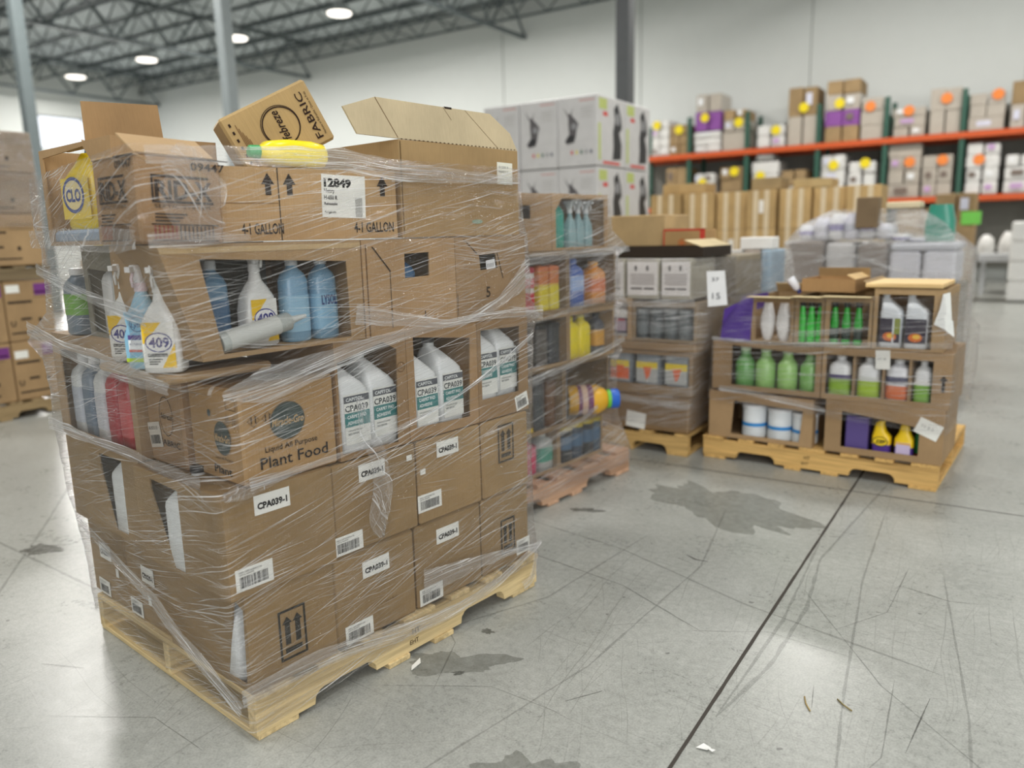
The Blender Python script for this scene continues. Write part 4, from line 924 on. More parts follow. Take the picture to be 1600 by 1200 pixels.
# --- top layer
ZE=1.349
s=(.555,.20,.192); GR_=r=carton('two crumpled gallon cartons side by side on top, with a large white number label',F1,.066,.120,ZE,s,rot=-11,color='B68D5C',open_top=True)
def gal(b,M):
    k=ink('2E2620')
    for x in (.165,.53-.02,.225): b.rect(x-.008,.120,x+.008,.150,k,M); b.poly([(x-.018,.148),(x+.018,.148),(x,.178)],k,M)
    b.text('4-1 GALLON',.085,.018,.040,k,M,width=.115,bold=.02); b.text('4-1 GALLON',.412,.018,.040,k,M,width=.13,bold=.02)
    b.rect(.192,.0,.195,.192,k,M); b.rect(.0,.098,.190,.100,ink('8A6A44'),M)
printed(r,'F',gal,'carton_print')
sticker(r,'F',.385,.118,.135,.118,[('12849',.05,.72,.26,.62,.05),('Henry',.05,.58,.13,.24,.03),('H-650 R',.05,.42,.13,.30,.03),('Releasable',.05,.29,.09,.30,.03),('4x1gal-ctn',.05,.10,.08,.26,.02),('|||||||||||||||||',.76,.14,.5,.16,0)],rot=-2,name='number_label',label='large white label with black number')
flap(r,'F',.06,-100,.0,.0,color='C09868'); 
s=(.218,.240,.212); RX=r=carton('carton with a framed block-letter logo at the top left corner, wrapped in film',F1,-.128,.085,ZE,s,color='A87D50',tilt=(0,2,0))
def rid(b,M):
    k=ink('33261C'); b.rect(.035,.098,.190,.104,k,M); b.rect(.035,.158,.180,.164,k,M); b.rect(.035,.104,.040,.158,k,M)
    b.text('RID-X',.043,.108,.062,k,M,width=.145,bold=.03); b.text('SEPTIC SYSTEM',.04,.086,.012,k,M,width=.14)
    b.text('09447',.135,.180,.026,k,M,width=.09,bold=.02); b.rect(.13,.205,.235,.209,k,M)
    for q in (0,1,2): b.rect(.04,.070-q*.008,.12-.01*q,.0735-q*.008,k,M)
    b.rect(.03,.008,.20,.011,k,M); b.rect(.03,.046,.20,.049,k,M)
    x=.036
    while x<.19: b.rect(x,.012,x+.004,.045,k if x>.09 else plain('8A3A2C',.6),M); x+=.0105
printed(r,'L',rid,'logo_print'); printed(r,'F',rid,'logo_print')
flap(r,'F',.10,-60,.0,.02,color='B68E60'); flap(r,'L',.13,-118,.0,.0,color='B68E60')
s=(.30,.51,.285); r=carton('open carton at the top left end holding a yellow and blue jug',F1,-.035,.400,ZE,s,holes={'L':[(.02,.012),(.38,.012),(.38,.225),(.33,.272),(.025,.262)]},color='A98155',open_top=True)
flap(r,'L',.05,-95,.1,.12)
b=MB(); 
# tall standing flap seen against the wall
b.panel([(.02,.0),(.28,-.01),(.275,.132),(.025,.112)],None,.004,cardboard('A67C4C'),fm((0,.20,.287),(.98,.2,0),(0,.10,1),(0,-1,0))); b.panel([(-.0,.0),(.11,-.03),(.16,-.035),(.13,-.10),(.02,-.085)],None,.004,cardboard('B18858'),fm((.0,.18,.29),(.98,.2,0),(0,.4,.9),(0,-1,.3)))
b.build('standing_flap',r)
def pouch(label,x,y,z,c1,c2,h=.22,logo=True):
    def lab(r):
        M=fm((0,-.0515,0),(1,0,0),(0,0,1),(0,-1,0)); k=MB()
        k.rect(-.075,.03,.075,.15,plain('E6C94E',.5),M); k.disc(-.01,.10,.055,.05,plain('EBD9A0',.5),M,.0005); k.ring(-.01,.10,.058,.053,.010,plain('3A4E8E',.5),M,.0008); k.text('CLO',-.05,.082,.05,plain('3A4E8E',.5),M,.0011,width=.08,bold=.04)
        k.build('jug_label',r)
    return bottle('yellow_jug',label,'jug',F1,x,y,z,-82,None,body=[(0,0,0,.074,.045,4),(.01,0,0,.08,.05,4),(.15,0,0,.08,.05,4),(.19,.02,0,.05,.04,3),(h,.03,0,.028,.03,3)],bm=bottle_mat(c1),cap=[(h,.03,0,.022,.022,2),(h+.02,.03,0,.020,.020,2)],cm=plain(c2,.4),lab=lab if logo else None)
pouch('yellow jug with a blue ring logo in the open carton at the top left',.045,.755,ZE+.048,'F0CF22','3A6EA8')
b=MB(); b.box(0,.09,0,.34,0,.042,plain('7F9CB8',.4),bev=.01); tag(b.build('blue_pack',None,loc=F1.p(-.025,.56,ZE+.004),rotz=F1.a),'blue-grey pack under the yellow jug in the top left carton','pack')
s=(.545,.42,.285); BG=r=carton('large open carton at the top right with a long raised flap and small white note',F1,.625,.008,ZE,s,color='A37F50',open_top=True)
sticker(r,'F',.475,.205,.078,.072,[('51205 3',.1,.72,.16,.6,0),('N6471 2',.1,.52,.16,.6,0)],name='handwritten_note',color='E2E0D2',rot=-1)
def tear(b,M): b.disc(.33,.045,.026,.007,plain('8DA08C',.4),M); b.rect(.005,.01,.008,.28,ink('5A4426'),M)
printed(r,'F',tear,'scuff')
# raised flap: shape from the photo, leaning back over the box
(sg,_)=DIM[r.name]
b=MB(); H=fm((0,0,.285),(1,0,0),(0,.10,.995),(0,-.995,.10)); P=[(-.168,.004),(.545,.0),(.425,.118),(-.085,.124),(-.20,.078)]
b.panel([(-.150,.004),(.0,.002),(.545,-.002),(.515,.055),(.420,.112),(.12,.112),(-.07,.113),(-.190,.075)],None,.005,cardboard('BFA88C'),H); fo=b.build('raised_flap',r)
b=MB(); k=ink('6E5438')
b.poly([(-.072,.112),(-.069,.112),(.002,.004),(-.001,.004)],k,H,.0006); b.poly([(.298,.112),(.300,.112),(.445,.002),(.442,.002)],k,H,.0006); b.poly([(.20,.112),(.202,.112),(.235,.075),(.233,.075)],k,H,.0006); b.poly([(.205,.114),(.24,.114),(.24,.108),(.21,.108)],ink('2A2018'),H,.0006); [b.rect(.01+i*.0178,.0,.018+i*.0178,.0028,ink('4A3420'),H,.0006) for i in range(30)]; b.build('crease_lines',fo)
s=(.22,.16,.235); r=carton('lower open carton behind the gallon cartons with torn flaps',F1,.395,.335,ZE,s,color='A57F50',open_top=True); flap(r,'B',.05,-20)
flap(r,'F',.05,-12,.02,.05,color='A88150')
# tilted box on top
r=carton('small carton with a ring logo tilted on top of the load',F1,.275,.235,1.515,(.275,.17,.185),rot=-24,color='AE8A54',tilt=(0,-27,0))
def f3(b,M):
    k=ink('2A1A14'); b.ring(.150,.095,.054,.054,.0035,k,M); b.ring(.149,.097,.056,.056,.002,k,M)
    Mr=M@T(.150,.095,0)@Matrix.Rotation(R(90),4,'Z'); b.text('febreze',-.042,-.010,.034,k,Mr,width=.084,bold=.015,shear=.25); b.text('FABRIC',-.075,-.095,.028,k,Mr,width=.135,bold=.01); b.text('Nettoie et Rafraichit / Doux et Frais',-.070,-.108,.010,k,Mr,width=.125)
    b.text('800 mL',-.070,.072,.014,k,Mr,width=.05,bold=.01)
    for q in range(6): b.rect(.020,.150-q*.022,.026,.159-q*.022,k,M)
    for q in range(5): b.rect(.036+.004*q,.02,.038+.004*q,.15-q*.012,ink('7A5A38'),M)
printed(r,'F',f3,'logo_print'); sticker(r,'F',.072,.042,.06,.05,[],name='clear_tape',color='C8A878')
yb=thing('yellow_bottle','bright yellow bottle with green cap lying on the gallon cartons','bottle',F1,.425,.108,1.578,-8,None,tilt=(0,-88,0))
b=MB(); b.loft([(0,0,0,.022,.032,3),(.012,0,0,.033,.044,3.5),(.05,0,0,.038,.050,4),(.12,0,0,.037,.049,4),(.168,0,0,.030,.040,3.5),(.188,0,0,.015,.017,2)],bottle_mat('F7E012',.3)); b.build('bottle_body',yb)
b=MB(); b.loft([(.188,0,0,.018,.018,2),(.215,0,0,.016,.016,2),(.218,0,0,.012,.012,2)],plain('2F9E5A',.4),n=20); b.build('cap',yb)
# --- film
FM1=film_mat('stretch_film_clear',1.0,R(-13)); FM1b=film_mat('stretch_film_gathered',3.2,R(1),.16,warp=.02,white=.97)  # gathered film is whitened further, its colour stands in for bright glints
lv=[(-.006,1.225,-.004,1.022,.075,.035,.120,.100),(-.006,1.222,-.004,1.022,.14,.14,.150,.14),(-.03,1.20,-.002,1.062,.30,.30,.30,.30,-.0),(-.045,1.196,-.004,1.07,.428,.422,.43,.43,-.012),
 (-.045,1.19,-.010,1.11,.50,.50,.50,.5,-.015),(-.050,1.192,-.008,1.115,.705,.702,.70,.7,-.02),(-.012,1.205,-.006,1.165,.745,.745,.745,.745,-.01),(.018,1.21,-.002,1.12,.85,.85,.85,.85,-.02),(-.01,1.215,-.002,1.115,.975,.97,.96,.96,-.03),
 (-.108,1.225,-.01,1.105,1.04,1.0,1.03,1.03,-.07),(-.118,1.238,-.022,1.08,1.085,1.05,1.06,1.07,-.05),(-.115,1.205,-.006,.99,1.14,1.12,1.12,1.12,-.04),(-.136,1.196,-.006,.935,1.345,1.345,1.34,1.34,-.05),(-.150,1.185,.004,.925,1.40,1.40,1.40,1.40,-.065),(-.156,1.172,.004,.915,1.55,1.57,1.575,1.55,-.065)]
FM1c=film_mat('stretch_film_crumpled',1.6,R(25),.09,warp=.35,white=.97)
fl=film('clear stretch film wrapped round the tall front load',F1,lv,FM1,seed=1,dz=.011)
z0=fl['_z']
film_strip(fl,z0,[(-.02,-.024,.975),(.10,-.032,.985),(.24,-.038,1.012),(.42,-.040,1.045),(.68,-.042,1.075),(.95,-.040,1.085),(1.24,-.035,1.072)],[.02,.09,.075,.045,.026,.022,.05],FM1b,'gathered_film',seed=3)
film_strip(fl,z0,[(.40,-.030,1.14),(.62,-.038,1.10),(.80,-.042,1.078),(1.0,-.038,1.13),(1.18,-.026,1.22)],[.06,.035,.022,.035,.10],FM1b,'gathered_film',seed=7)
film_strip(fl,z0,[(.395,-.022,.90),(.41,-.028,.80),(.44,-.030,.72),(.455,-.028,.62),(.44,-.030,.54),(.445,-.024,.49),(.452,-.02,.455)],[.02,.045,.065,.080,.085,.06,.012],FM1c,'loose_film_tail',seed=11,wav=.012)
film_strip(fl,z0,[(-.04,-.012,.155),(.25,-.022,.16),(.55,-.026,.115),(.85,-.022,.10),(1.15,-.018,.16),(1.235,-.012,.185)],[.05,.06,.05,.04,.025,.02],FM1b,'gathered_film',seed=15)
film_strip(fl,z0,[(.62,-.014,.235),(.85,-.018,.225),(1.05,-.018,.205),(1.20,-.016,.18)],[.10,.05,.03,.014],FM1b,'gathered_film',seed=19)
film_strip(fl,z0,[(1.195,-.018,.175),(1.185,-.022,.12),(1.16,-.022,.06),(1.12,-.016,.04)],[.016,.022,.028,.04],FM1b,'gathered_film',seed=23)
film_strip(fl,z0,[(.03,-.026,.735),(.25,-.026,.742),(.52,-.026,.775),(.85,-.024,.85),(1.20,-.02,.99)],[.035,.016,.012,.014,.02],FM1b,'gathered_film',seed=27)

film_strip(fl,z0,[(-.09,-.006,1.545),(-.06,-.012,1.52),(-.04,-.016,1.46),(-.02,-.014,1.40),(.02,-.012,1.37)],[.06,.12,.16,.13,.05],FM1c,'crumpled_film',seed=37,wav=.016,n=14)
film_strip(fl,z0,[(-.04,-.012,.715),(.02,-.02,.722),(.08,-.022,.728),(.16,-.02,.735)],[.02,.05,.035,.01],FM1c,'crumpled_film',seed=39,wav=.012)

for pts,w,sd,mt in (([(-.085,1.06,1.088),(-.108,.75,1.055),(-.120,.45,1.035),(-.132,.15,1.018),(-.128,.02,1.008)],[.05,.045,.06,.05,.03],71,FM1b),([(-.035,1.14,.752),(-.035,.80,.745),(-.03,.45,.735),(-.035,.10,.722)],[.05,.03,.035,.05],73,FM1b),
  ([(-.012,1.04,.40),(-.030,.60,.32),(-.035,.25,.20),(-.025,.02,.10)],[.03,.05,.06,.05],75,FM1b),([(-.085,.92,1.37),(-.12,.55,1.365),(-.150,.20,1.36),(-.160,.03,1.36)],[.05,.06,.06,.04],77,FM1c),([(-.06,.98,1.28),(-.10,.55,1.22),(-.128,.10,1.17)],[.04,.03,.04],79,FM1b)):
    film_strip(fl,z0,pts,w,mt,'gathered_film',seed=sd,out=(-1,0,0))  # extra film bands on the left side, their whiteness imitates glints
film_strip(fl,z0,[(-.155,-.012,1.355),(-.08,-.022,1.356),(.0,-.02,1.357),(.10,-.014,1.36)],[.03,.04,.03,.01],FM1b,'gathered_film',seed=81)
film_strip(fl,z0,[(-.14,-.010,1.545),(.1,-.012,1.555),(.4,-.012,1.56),(.62,-.012,1.54),(1.15,-.012,1.53)],[.04,.045,.06,.06,.02],FM1b,'gathered_film',seed=83)
# ================================================================== SECOND PALLET (behind the front load)
F2=Frame(-1.96083,2.74166,82.4183)
pallet('pinkish wooden pallet under the second wrapped load, behind the front load',F2,0,0,1.219,1.016,'C9A386','8E6A50',seed=8,mark=False)
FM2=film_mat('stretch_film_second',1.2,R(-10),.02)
def op(lab,fr,x,y,z,s,hole,color=CB,grp=None,fs='F',rot=0): return carton(lab,fr,x,y,z,s,holes={fs:hole},color=color,group=grp,rot=rot)
def win(w,h,a=.03,b=.03,c=.03,d=.04): return [(a,c),(w-b,c),(w-b,h-d),(a,h-d)]
G2='cut-open cartons of the second load'
DC='A5835E'
L2=[(.138,.235),(.375,.325),(.702,.262),(.966,.300),(1.268,.265)]
side=('bottom','second','third','fourth','top')
for k,(z,h) in enumerate(L2[:4]):
    for i,(x,w) in enumerate(((.02,.635),(.660,(.40,.40,.41,.42)[k]))):
        s=(w,.55,h); op('cut-open carton in the %s layer of the second load, %s half'%(side[k],('near','far')[i]),F2,x,(.075,.035,.004,.004)[k],z,s,win(w,h,.012,.012,.018,.022),('A5835E','8F7150','A5835E','8F7150')[k],G2)
s=(.50,.5,.265); r=carton('closed carton with a dark hand hole on top of the second load',F2,.03,.004,1.268,s,holes={'F':[(.27,.15),(.345,.15),(.345,.21),(.27,.21)]},color='A98258',group=G2)
s=(.475,.5,.268); r=op('cut-open carton with teal bottles at the far top of the second load',F2,.535,.004,1.268,s,[(.03,.012),(.44,.012),(.44,.245),(.08,.245),(.03,.19)],'A98258',G2)
for i,(x,y,c) in enumerate(((.60,.06,'2E9C8A'),(.665,.08,'37A592'),)):
    round_bottle('cleaner_bottle','teal bottle, %s of two in the top carton of the second load'%('near','far')[i],'bottle',F2,x,y,1.275,.040,.235,c,'E0E4E2',group='teal bottles of the second load',e=3,flat=.8)
for i,x in enumerate((.745,.815,.885)):
    r=bottle('spray_bottle','clear spray bottle, %s of three beside the teal bottles'%('first','second','third')[i],'spray bottle',F2,x,.055,1.275,0,'clear spray bottles of the second load',body=[(a[0]*.85,a[1],a[2],a[3]*.62,a[4]*.8,a[5]) for a in SPR],bm=bottle_mat('8FB0B4'),extra=lambda q: trigger(q,.17,'D6DADA','E8E8E8',.9))
def rb(lab,x,y,z,rad,h,c,cap='E8E8E8',grp=None,**k): return round_bottle('cleaner_bottle',lab,'bottle',F2,x,y,z,rad,h,c,cap,group=grp,**k)
# fourth layer
tub('red and white tub at the near end of the fourth layer',F2,.395,.065,.975,.045,.225,'D9D5D0','A8283A',[(.1,.45,'C2333F'),(.55,.75,'C2333F')],nm='canister',cat='canister')
tub('dark and yellow can left of the red tub in the second load',F2,.31,.06,.975,.040,.200,'4A4A44','E8E4DE',[(.05,.35,'D8C23A'),(.55,.9,'E0902E')],nm='canister',cat='canister')
for i,x in enumerate((.495,.580)): tub('yellow and orange box-shaped canister, %s of two right of the red tub'%('left','right')[i],F2,x,.06,.975,.036,.225,'D9B92E','C9703A',[(.05,.55,'D6C62A'),(.6,.85,'C9783A')],nm='canister',cat='canister',e=6,group='yellow canisters of the second load')
rb('royal blue jug in the fourth layer of the second load',.775,.07,.975,.062,.245,'3E62B0','5A78C0',e=4,flat=.8,band=[(.35,.65,'9DB4DD')])
rb('orange jug right of the blue one in the second load',.965,.07,.975,.065,.225,'E5952E','F0B048',e=4,flat=.8,band=[(.3,.6,'D8743A')])
rb('grey bottle between the canisters and the blue jug',.69,.10,.975,.03,.21,'7E7B78','4A4A4A')
# third layer
for i,x in enumerate((.36,.47,.57)): tub('dark grey canister, %s of three in the third layer of the second load'%('first','second','third')[i],F2,x,.065,.710,.045,.215,('3F4346','55504C','3A3E44')[i],'2C2E30',nm='canister',cat='canister',e=5,group='dark canisters of the third layer')
for i,x in enumerate((.74,.84)): rb('bright yellow jug, %s of two in the third layer of the second load'%('left','right')[i],x,.065,.710,.052,.22,'EBD81C','D8C81A',grp='yellow jugs of the second load',e=4,flat=.8)
rb('dark bottle with an orange patch at the far end of the third layer',.99,.07,.710,.045,.215,'4A4E58','33363C',e=4,flat=.8,band=[(.2,.6,'D9A03A')])
# second layer
tub('tan canister with yellow foot at the near end of the second layer',F2,.37,.095,.384,.055,.285,'A08A6C','2E2A28',[(.03,.1,'D9B93A'),(.12,.6,'6A6152')],nm='canister',cat='canister',e=4)
tub('large dark grey cylinder beside the tan canister',F2,.49,.10,.384,.054,.295,'454A4E','3A3E42',nm='canister',cat='canister')
tub('brown cylinder right of the dark grey one',F2,.60,.10,.384,.042,.25,'6B4A30','5A3E28',nm='canister',cat='canister')
tub('dark blue-grey cylinder left of the lying yellow tub',F2,.72,.11,.384,.040,.25,'5A6470','464C55',nm='canister',cat='canister')
r=thing('snack_tub','round yellow tub with purple label and blue lid lying on its side','tub',F2,.80,.125,.470,-42,None,tilt=(0,90,0))
b=MB(); b.loft([(0,0,0,.076,.076,2),(.01,0,0,.081,.081,2),(.16,0,0,.081,.081,2),(.20,0,0,.060,.060,2),(.215,0,0,.045,.045,2)],bottle_mat('D9A526')); b.build('tub_body',r)
b=MB(); b.loft([(.05,0,0,.0818,.0818,2),(.13,0,0,.0818,.0818,2)],plain('7A3F6A',.45),cap=False); b.loft([(.07,0,0,.0824,.0824,2),(.10,0,0,.0824,.0824,2)],plain('D8B8A0',.45),cap=False); b.build('tub_label',r)
b=MB(); b.loft([(.215,0,0,.050,.050,2),(.235,0,0,.050,.050,2)],plain('6FBF3A',.4)); b.build('collar',r)
b=MB(); b.loft([(.235,0,0,.053,.053,2),(.275,0,0,.053,.053,2),(.28,0,0,.048,.048,2)],plain('1F5FC0',.4)); b.build('lid',r)
# bottom layer
rb('pink jug at the near bottom end of the second load',.440,.145,.146,.070,.212,'E0527E','E8688E',e=3,flat=.85,band=[(.3,.7,'D8406E')],neck=.4,sh=.62)
rb('white jug with a green label right of the pink jug',.585,.140,.146,.062,.200,'BFC7C4','E4E8E6',e=3,flat=.85,band=[(.25,.62,'3F9A84')])
for i,(x,c) in enumerate(((.76,'2B3238'),(.86,'34465A'),(.96,'2A3036'),(1.03,'3C5468'))):
    tub('black film-bundled can, %s of four at the far bottom end of the second load'%('first','second','third','fourth')[i],F2,x,.125,.146,.048,.205,c,('C9B23A','D0BA40','C2AE3A','B8A638')[i],[(.35,.7,'51708C')],nm='canister',cat='canister',group='black cans of the bottom layer')
# film
lv2=[(-.006,1.225,-.004,1.02,.06,.05,.06,.05),(-.006,1.215,-.006,1.02,.15,.15,.15,.15),(-.004,1.09,-.006,.98,.36,.36,.36,.36),(-.004,1.075,-.006,.98,.45,.45,.45,.45),(-.004,1.075,-.004,.98,.66,.66,.66,.66),(-.006,1.12,-.012,.98,.72,.70,.72,.72),(-.004,1.08,-.004,.98,.80,.80,.80,.80),(-.004,1.09,-.006,.98,.94,.93,.94,.94),(-.006,1.16,-.014,.98,.985,.97,.98,.98),(-.004,1.09,-.004,.98,1.06,1.06,1.06,1.06),(-.004,1.09,-.004,.98,1.22,1.22,1.22,1.22),(-.006,1.17,-.012,.98,1.27,1.26,1.27,1.27),(-.004,1.03,-.004,.6,1.36,1.36,1.36,1.36),(-.004,1.015,-.002,.6,1.535,1.53,1.54,1.54)]
f2=film('clear stretch film round the second load behind the front one',F2,lv2,FM2,seed=4,dz=.02); z2=f2['_z']
for pts,w,sd in ((([(.2,-.03,.93),(.5,-.03,.96),(.8,-.03,1.0),(1.1,-.03,1.02)],[.02,.018,.03,.04],31)),(([(.25,-.03,.66),(.6,-.03,.70),(.9,-.03,.74),(1.12,-.03,.78)],[.04,.03,.03,.03],33)),(([(.25,-.03,1.23),(.6,-.03,1.245),(.9,-.03,1.25),(1.16,-.03,1.26)],[.06,.04,.04,.03],35)),(([(.3,-.03,.33),(.7,-.03,.40),(1.0,-.03,.50)],[.02,.02,.03],37))):
    film_strip(f2,z2,pts,w,FM1b,'gathered_film',seed=sd)
# ================================================================== THIRD PALLET
F3=Frame(-2.616,4.378,-1.0)
pallet('golden wooden pallet at the centre carrying newspaper-grey packs',F3,0,0,1.016,1.16,'C9A568','7A5C34',seed=11,mark=False,nb=5)
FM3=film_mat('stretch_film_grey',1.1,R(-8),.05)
s=(.50,1.0,.225); carton('brown carton at the foot of the third load, left half',F3,.0,.01,.138,s,color='96724A',group='cartons of the third load')
s=(.51,1.0,.225); r=carton('brown carton at the foot of the third load with a white tag',F3,.503,.01,.138,s,color='96724A',group='cartons of the third load'); sticker(r,'F',.165,.055,.13,.10,[],rot=-6,name='paper_tag')
s=(1.03,.55,.265); op('wide cut-open carton in the second layer of the third load',F3,.0,.006,.365,s,win(1.03,.265,.40,.02,.06,.02),'9B7A58','cartons of the third load')
for i,(x,w) in enumerate(((.48,.15),(.655,.165),(.845,.165))):
    r=thing('paint_tub','grey tub with yellow and orange label, %s of three in the third load'%('left','middle','right')[i],'tub',F3,x+w/2,.085,.372+.045,0,'grey tubs of the third load')
    b=MB(); b.loft([(0,0,0,w/2-.01,.065,5),(.17,0,0,w/2-.002,.07,5)],bottle_mat('8F989E')); b.build('tub_body',r)
    b=MB(); b.loft([(.17,0,0,w/2,.072,5),(.195,0,0,w/2,.072,5)],plain('7C868E',.4)); b.build('lid',r)
    M=fm((0,-.0725,0),(1,0,0),(0,0,1),(0,-1,0)); b=MB(); b.rect(-w*.42,.02,w*.42,.145,plain('B9BDBB',.5),M); b.rect(-w*.42,.105,w*.42,.145,plain('F0D526',.5),M,.0005); b.poly([(-w*.15,.115),(w*.2,.115),(w*.1,.055),(-w*.02,.035)],plain('EC6A2E',.5),M,.001)
    if i==0: b.rect(-w*.42,.03,w*.42,.10,plain('E8744A',.5),M,.0005)
    b.build('tub_label',r)
s=(1.05,.55,.06); carton('flat brown tray under the glass jars of the third load',F3,.0,.006,.632,s,color='9B7A58',group='cartons of the third load')
s=(.50,.55,.255); op('cut-open carton with the white jug in the third load',F3,.14,.006,.694,s,win(.50,.255,.02,.03,.02,.03),'A8845C','cartons of the third load')
s=(.41,.55,.235); op('cut-open carton with dark glass jars in the third load',F3,.645,.006,.694,s,win(.41,.235,.02,.02,.015,.03),'8F7456','cartons of the third load')
round_bottle('cleaner_bottle','bright green bottle at the left edge of the third load','bottle',F3,.44,.06,.70,.036,.215,'34B04A','3ABF52',e=3,flat=.8)
r=round_bottle('cleaner_bottle','white jug with a dark framed label beside the green bottle','bottle',F3,.55,.085,.70,.066,.225,'E4E3E0','E8E8E8',e=5,flat=.8)
M=fm((0,-.0545,0),(1,0,0),(0,0,1),(0,-1,0)); b=MB(); b.rect(-.05,.03,.05,.125,plain('3E3450',.5),M); b.rect(-.038,.045,.038,.11,plain('B3A0AE',.5),M,.0006); b.rect(-.03,.105,.03,.118,plain('C43A44',.5),M,.0006); b.build('bottle_label',r)
for i in range(8):
    tub('dark glass jar, number %s along the row in the third load'%('one','two','three','four','five','six','seven','eight')[i] if False else 'dark glass jar in a row of eight in the third load, %s'%('first','second','third','fourth','fifth','sixth','seventh','last')[i],F3,.69+.092*(i%4),.06+.11*(i//4),.70,.042,.19,'4E575A','9AA0A0',[(.2,.55,'6C7476')],nm='glass_jar',cat='jar',group='dark glass jars of the third load')
pw='B7AFA8'
for i,(x,w) in enumerate(((.40,.19),(.60,.215),(.825,.19))):
    s=(w,.4,.245); r=carton('grey printed white pack, %s of three at the top of the third load'%('left','middle','right')[i],F3,x,.006,.945,s,color='B9AFA6',group='grey printed packs of the third load')
    sticker(r,'F',w/2,.125,w*.92,.20,[],name='white_print',color='E2DEDA')
    def f(b,M,w=w):
        k=ink('5F5A58'); k2=plain('A9A19E',.5)
        for q in (0,1): b.poly([(w*(.3+.35*q)-.012,.185),(w*(.3+.35*q)+.012,.185),(w*(.3+.35*q),.205)],k,M,.003); b.rect(w*(.3+.35*q)-.005,.17,w*(.3+.35*q)+.005,.186,k,M,.003)
        for q in range(5): b.rect(w*.14,.09+q*.014,w*.86,.096+q*.014,k2,M,.003)
        b.rect(w*.15,.060,w*.5,.070,k,M,.003); b.rect(w*.55,.060,w*.85,.070,k,M,.003)
    printed(r,'F',f)
    printed(r,'F',lambda b,M: None if False else b.rect(.01,.235,w*.9,.243,plain('D8D3CF',.5),M,.003),'white_edge')
s=(.80,.50,.06); r=carton('open carton coloured dark as its shaded inside, with light flaps above the grey printed packs',F3,.26,.06,1.192,s,color='2E2118',open_top=True)  # shell colour is dark to stand in for shade inside the open box
flap(r,'R',.12,-70,color='D9BE94'); flap(r,'F',.10,-100,.56,.02,color='D9BE94')
s=(.46,.42,.265); carton('big plain carton standing on the third load, behind its front edge',F3,.13,.62,1.193,s,color='B08D5E')
s=(.50,.55,.24); carton('plain carton under the big plain one at the back of the third load',F3,.20,.60,.95,s,color='A8855A',group='cartons of the third load')
s=(.42,.5,.25); carton('grey wrapped carton at the right back of the third load',F3,.70,.50,.94,s,color='98897C',group='cartons of the third load')
r=carton('small brown box with red edges on the third load',F3,.60,.565,1.192,(.285,.22,.165),color='B8894C',group=None)
def rdx(b,M):
    k=plain('C9402E',.5); w,h=.285,.165; b.rect(0,0,w,.010,k,M); b.rect(0,h-.012,w,h,k,M); b.rect(0,0,.008,h,k,M); b.rect(w-.035,0,w,h,k,M); b.ring(.13,.075,.028,.028,.005,plain('C06A32',.5),M); b.disc(.13,.075,.016,.016,plain('C06A32',.5),M)
printed(r,'F',rdx,'red_border'); printed(r,'T',lambda b,M: b.rect(.004,.004,.281,.216,plain('EFE3D8',.5),M),'pale_top')
lv3=[(-.004,1.02,-.004,1.1,.20,.20,.17,.17),(-.004,1.02,-.006,1.1,.30,.30,.30,.30),(-.004,1.035,-.008,1.1,.40,.40,.40,.40),(-.004,1.035,-.004,1.1,.60,.60,.60,.60),(-.004,1.09,-.008,1.1,.68,.68,.66,.66),(-.004,1.11,-.004,1.1,.80,.80,.74,.74),(-.004,1.12,-.004,1.0,.95,.95,.95,.95),(-.004,1.13,-.004,1.0,1.05,1.05,1.08,1.08),(.0,1.10,.01,1.0,1.19,1.19,1.19,1.18)]
f3m=film('greyish stretch film round the third load',F3,lv3,FM3,seed=6,dz=.025); z3=f3m['_z']
for pts,w,sd in ((([(.35,-.025,.93),(.7,-.025,.92),(1.05,-.025,.94)],[.02,.03,.05],41)),(([(.35,-.025,.34),(.7,-.025,.33),(1.03,-.025,.32)],[.05,.04,.05],43))): film_strip(f3m,z3,pts,w,FM1b,'gathered_film',seed=sd)
r=thing('paper_tag','white handwritten paper tag hanging on the film of the third load','tag',F3,1.115,-.022,.915,0)
b=MB(); b.panel([(.012,0),(.12,.012),(.10,.205),(0,.20)],None,.0015,plain('E6E6E6',.5),fm((0,0,0),(.98,.2,0),(0,0,1),(0,-1,0))); b.build('tag_sheet',r)
b=MB(); k=ink('3A3A44'); M=fm((0,-.001,0),(.98,.2,0),(0,0,1),(0,-1,0)); b.text('37',.03,.145,.03,k,M,.001,width=.04); b.text('15',.035,.045,.05,k,M,.001,width=.045); b.build('handwriting',r)
# ================================================================== FOURTH PALLET (right)
F4=Frame(-1.53,4.43,-3.4)
pallet('golden wooden pallet at the right under the load of coloured bottles',F4,0,0,1.262,1.016,'D4AC6A','7A5A30',seed=14)
G4='cut-open cartons of the right load'
C4='A88259'
s=(.600,.48,.275); op('cut-open carton with wipes tubs, bottom left of the right load',F4,.030,.006,.138,s,[(.135,.025),(.530,.025),(.545,.205),(.150,.225)],C4,G4)
for i,x in enumerate((.275,.425,.565)):
    tub('white wipes tub with a blue band, %s of three in the right load'%('left','middle','right')[i],F4,x,.10,.144,.070,.205-.01*i,'E6EAEC','EEF0F1',[(.34,.44,'2C86C8'),(.05,.30,'CFD3D4')],group='white wipes tubs')
s=(.575,.48,.292); r=op('cut-open carton with purple and yellow bottles, bottom right of the right load',F4,.695,.006,.138,s,[(.085,.035),(.465,.035),(.465,.185),(.085,.232)],C4,G4)
sticker(r,'F',.505,.185,.115,.085,[('11 3 2',.2,.5,.2,.5,0)],rot=-22,name='handwritten_note')
b=MB(); b.box(0,.115,0,.12,0,.20,plain('5A4A86',.4),bev=.006); r=b.build('purple_carton',None,loc=F4.p(.795,.03,.145),rotz=F4.a); tag(r,'purple carton in the bottom right carton of the right load','box')
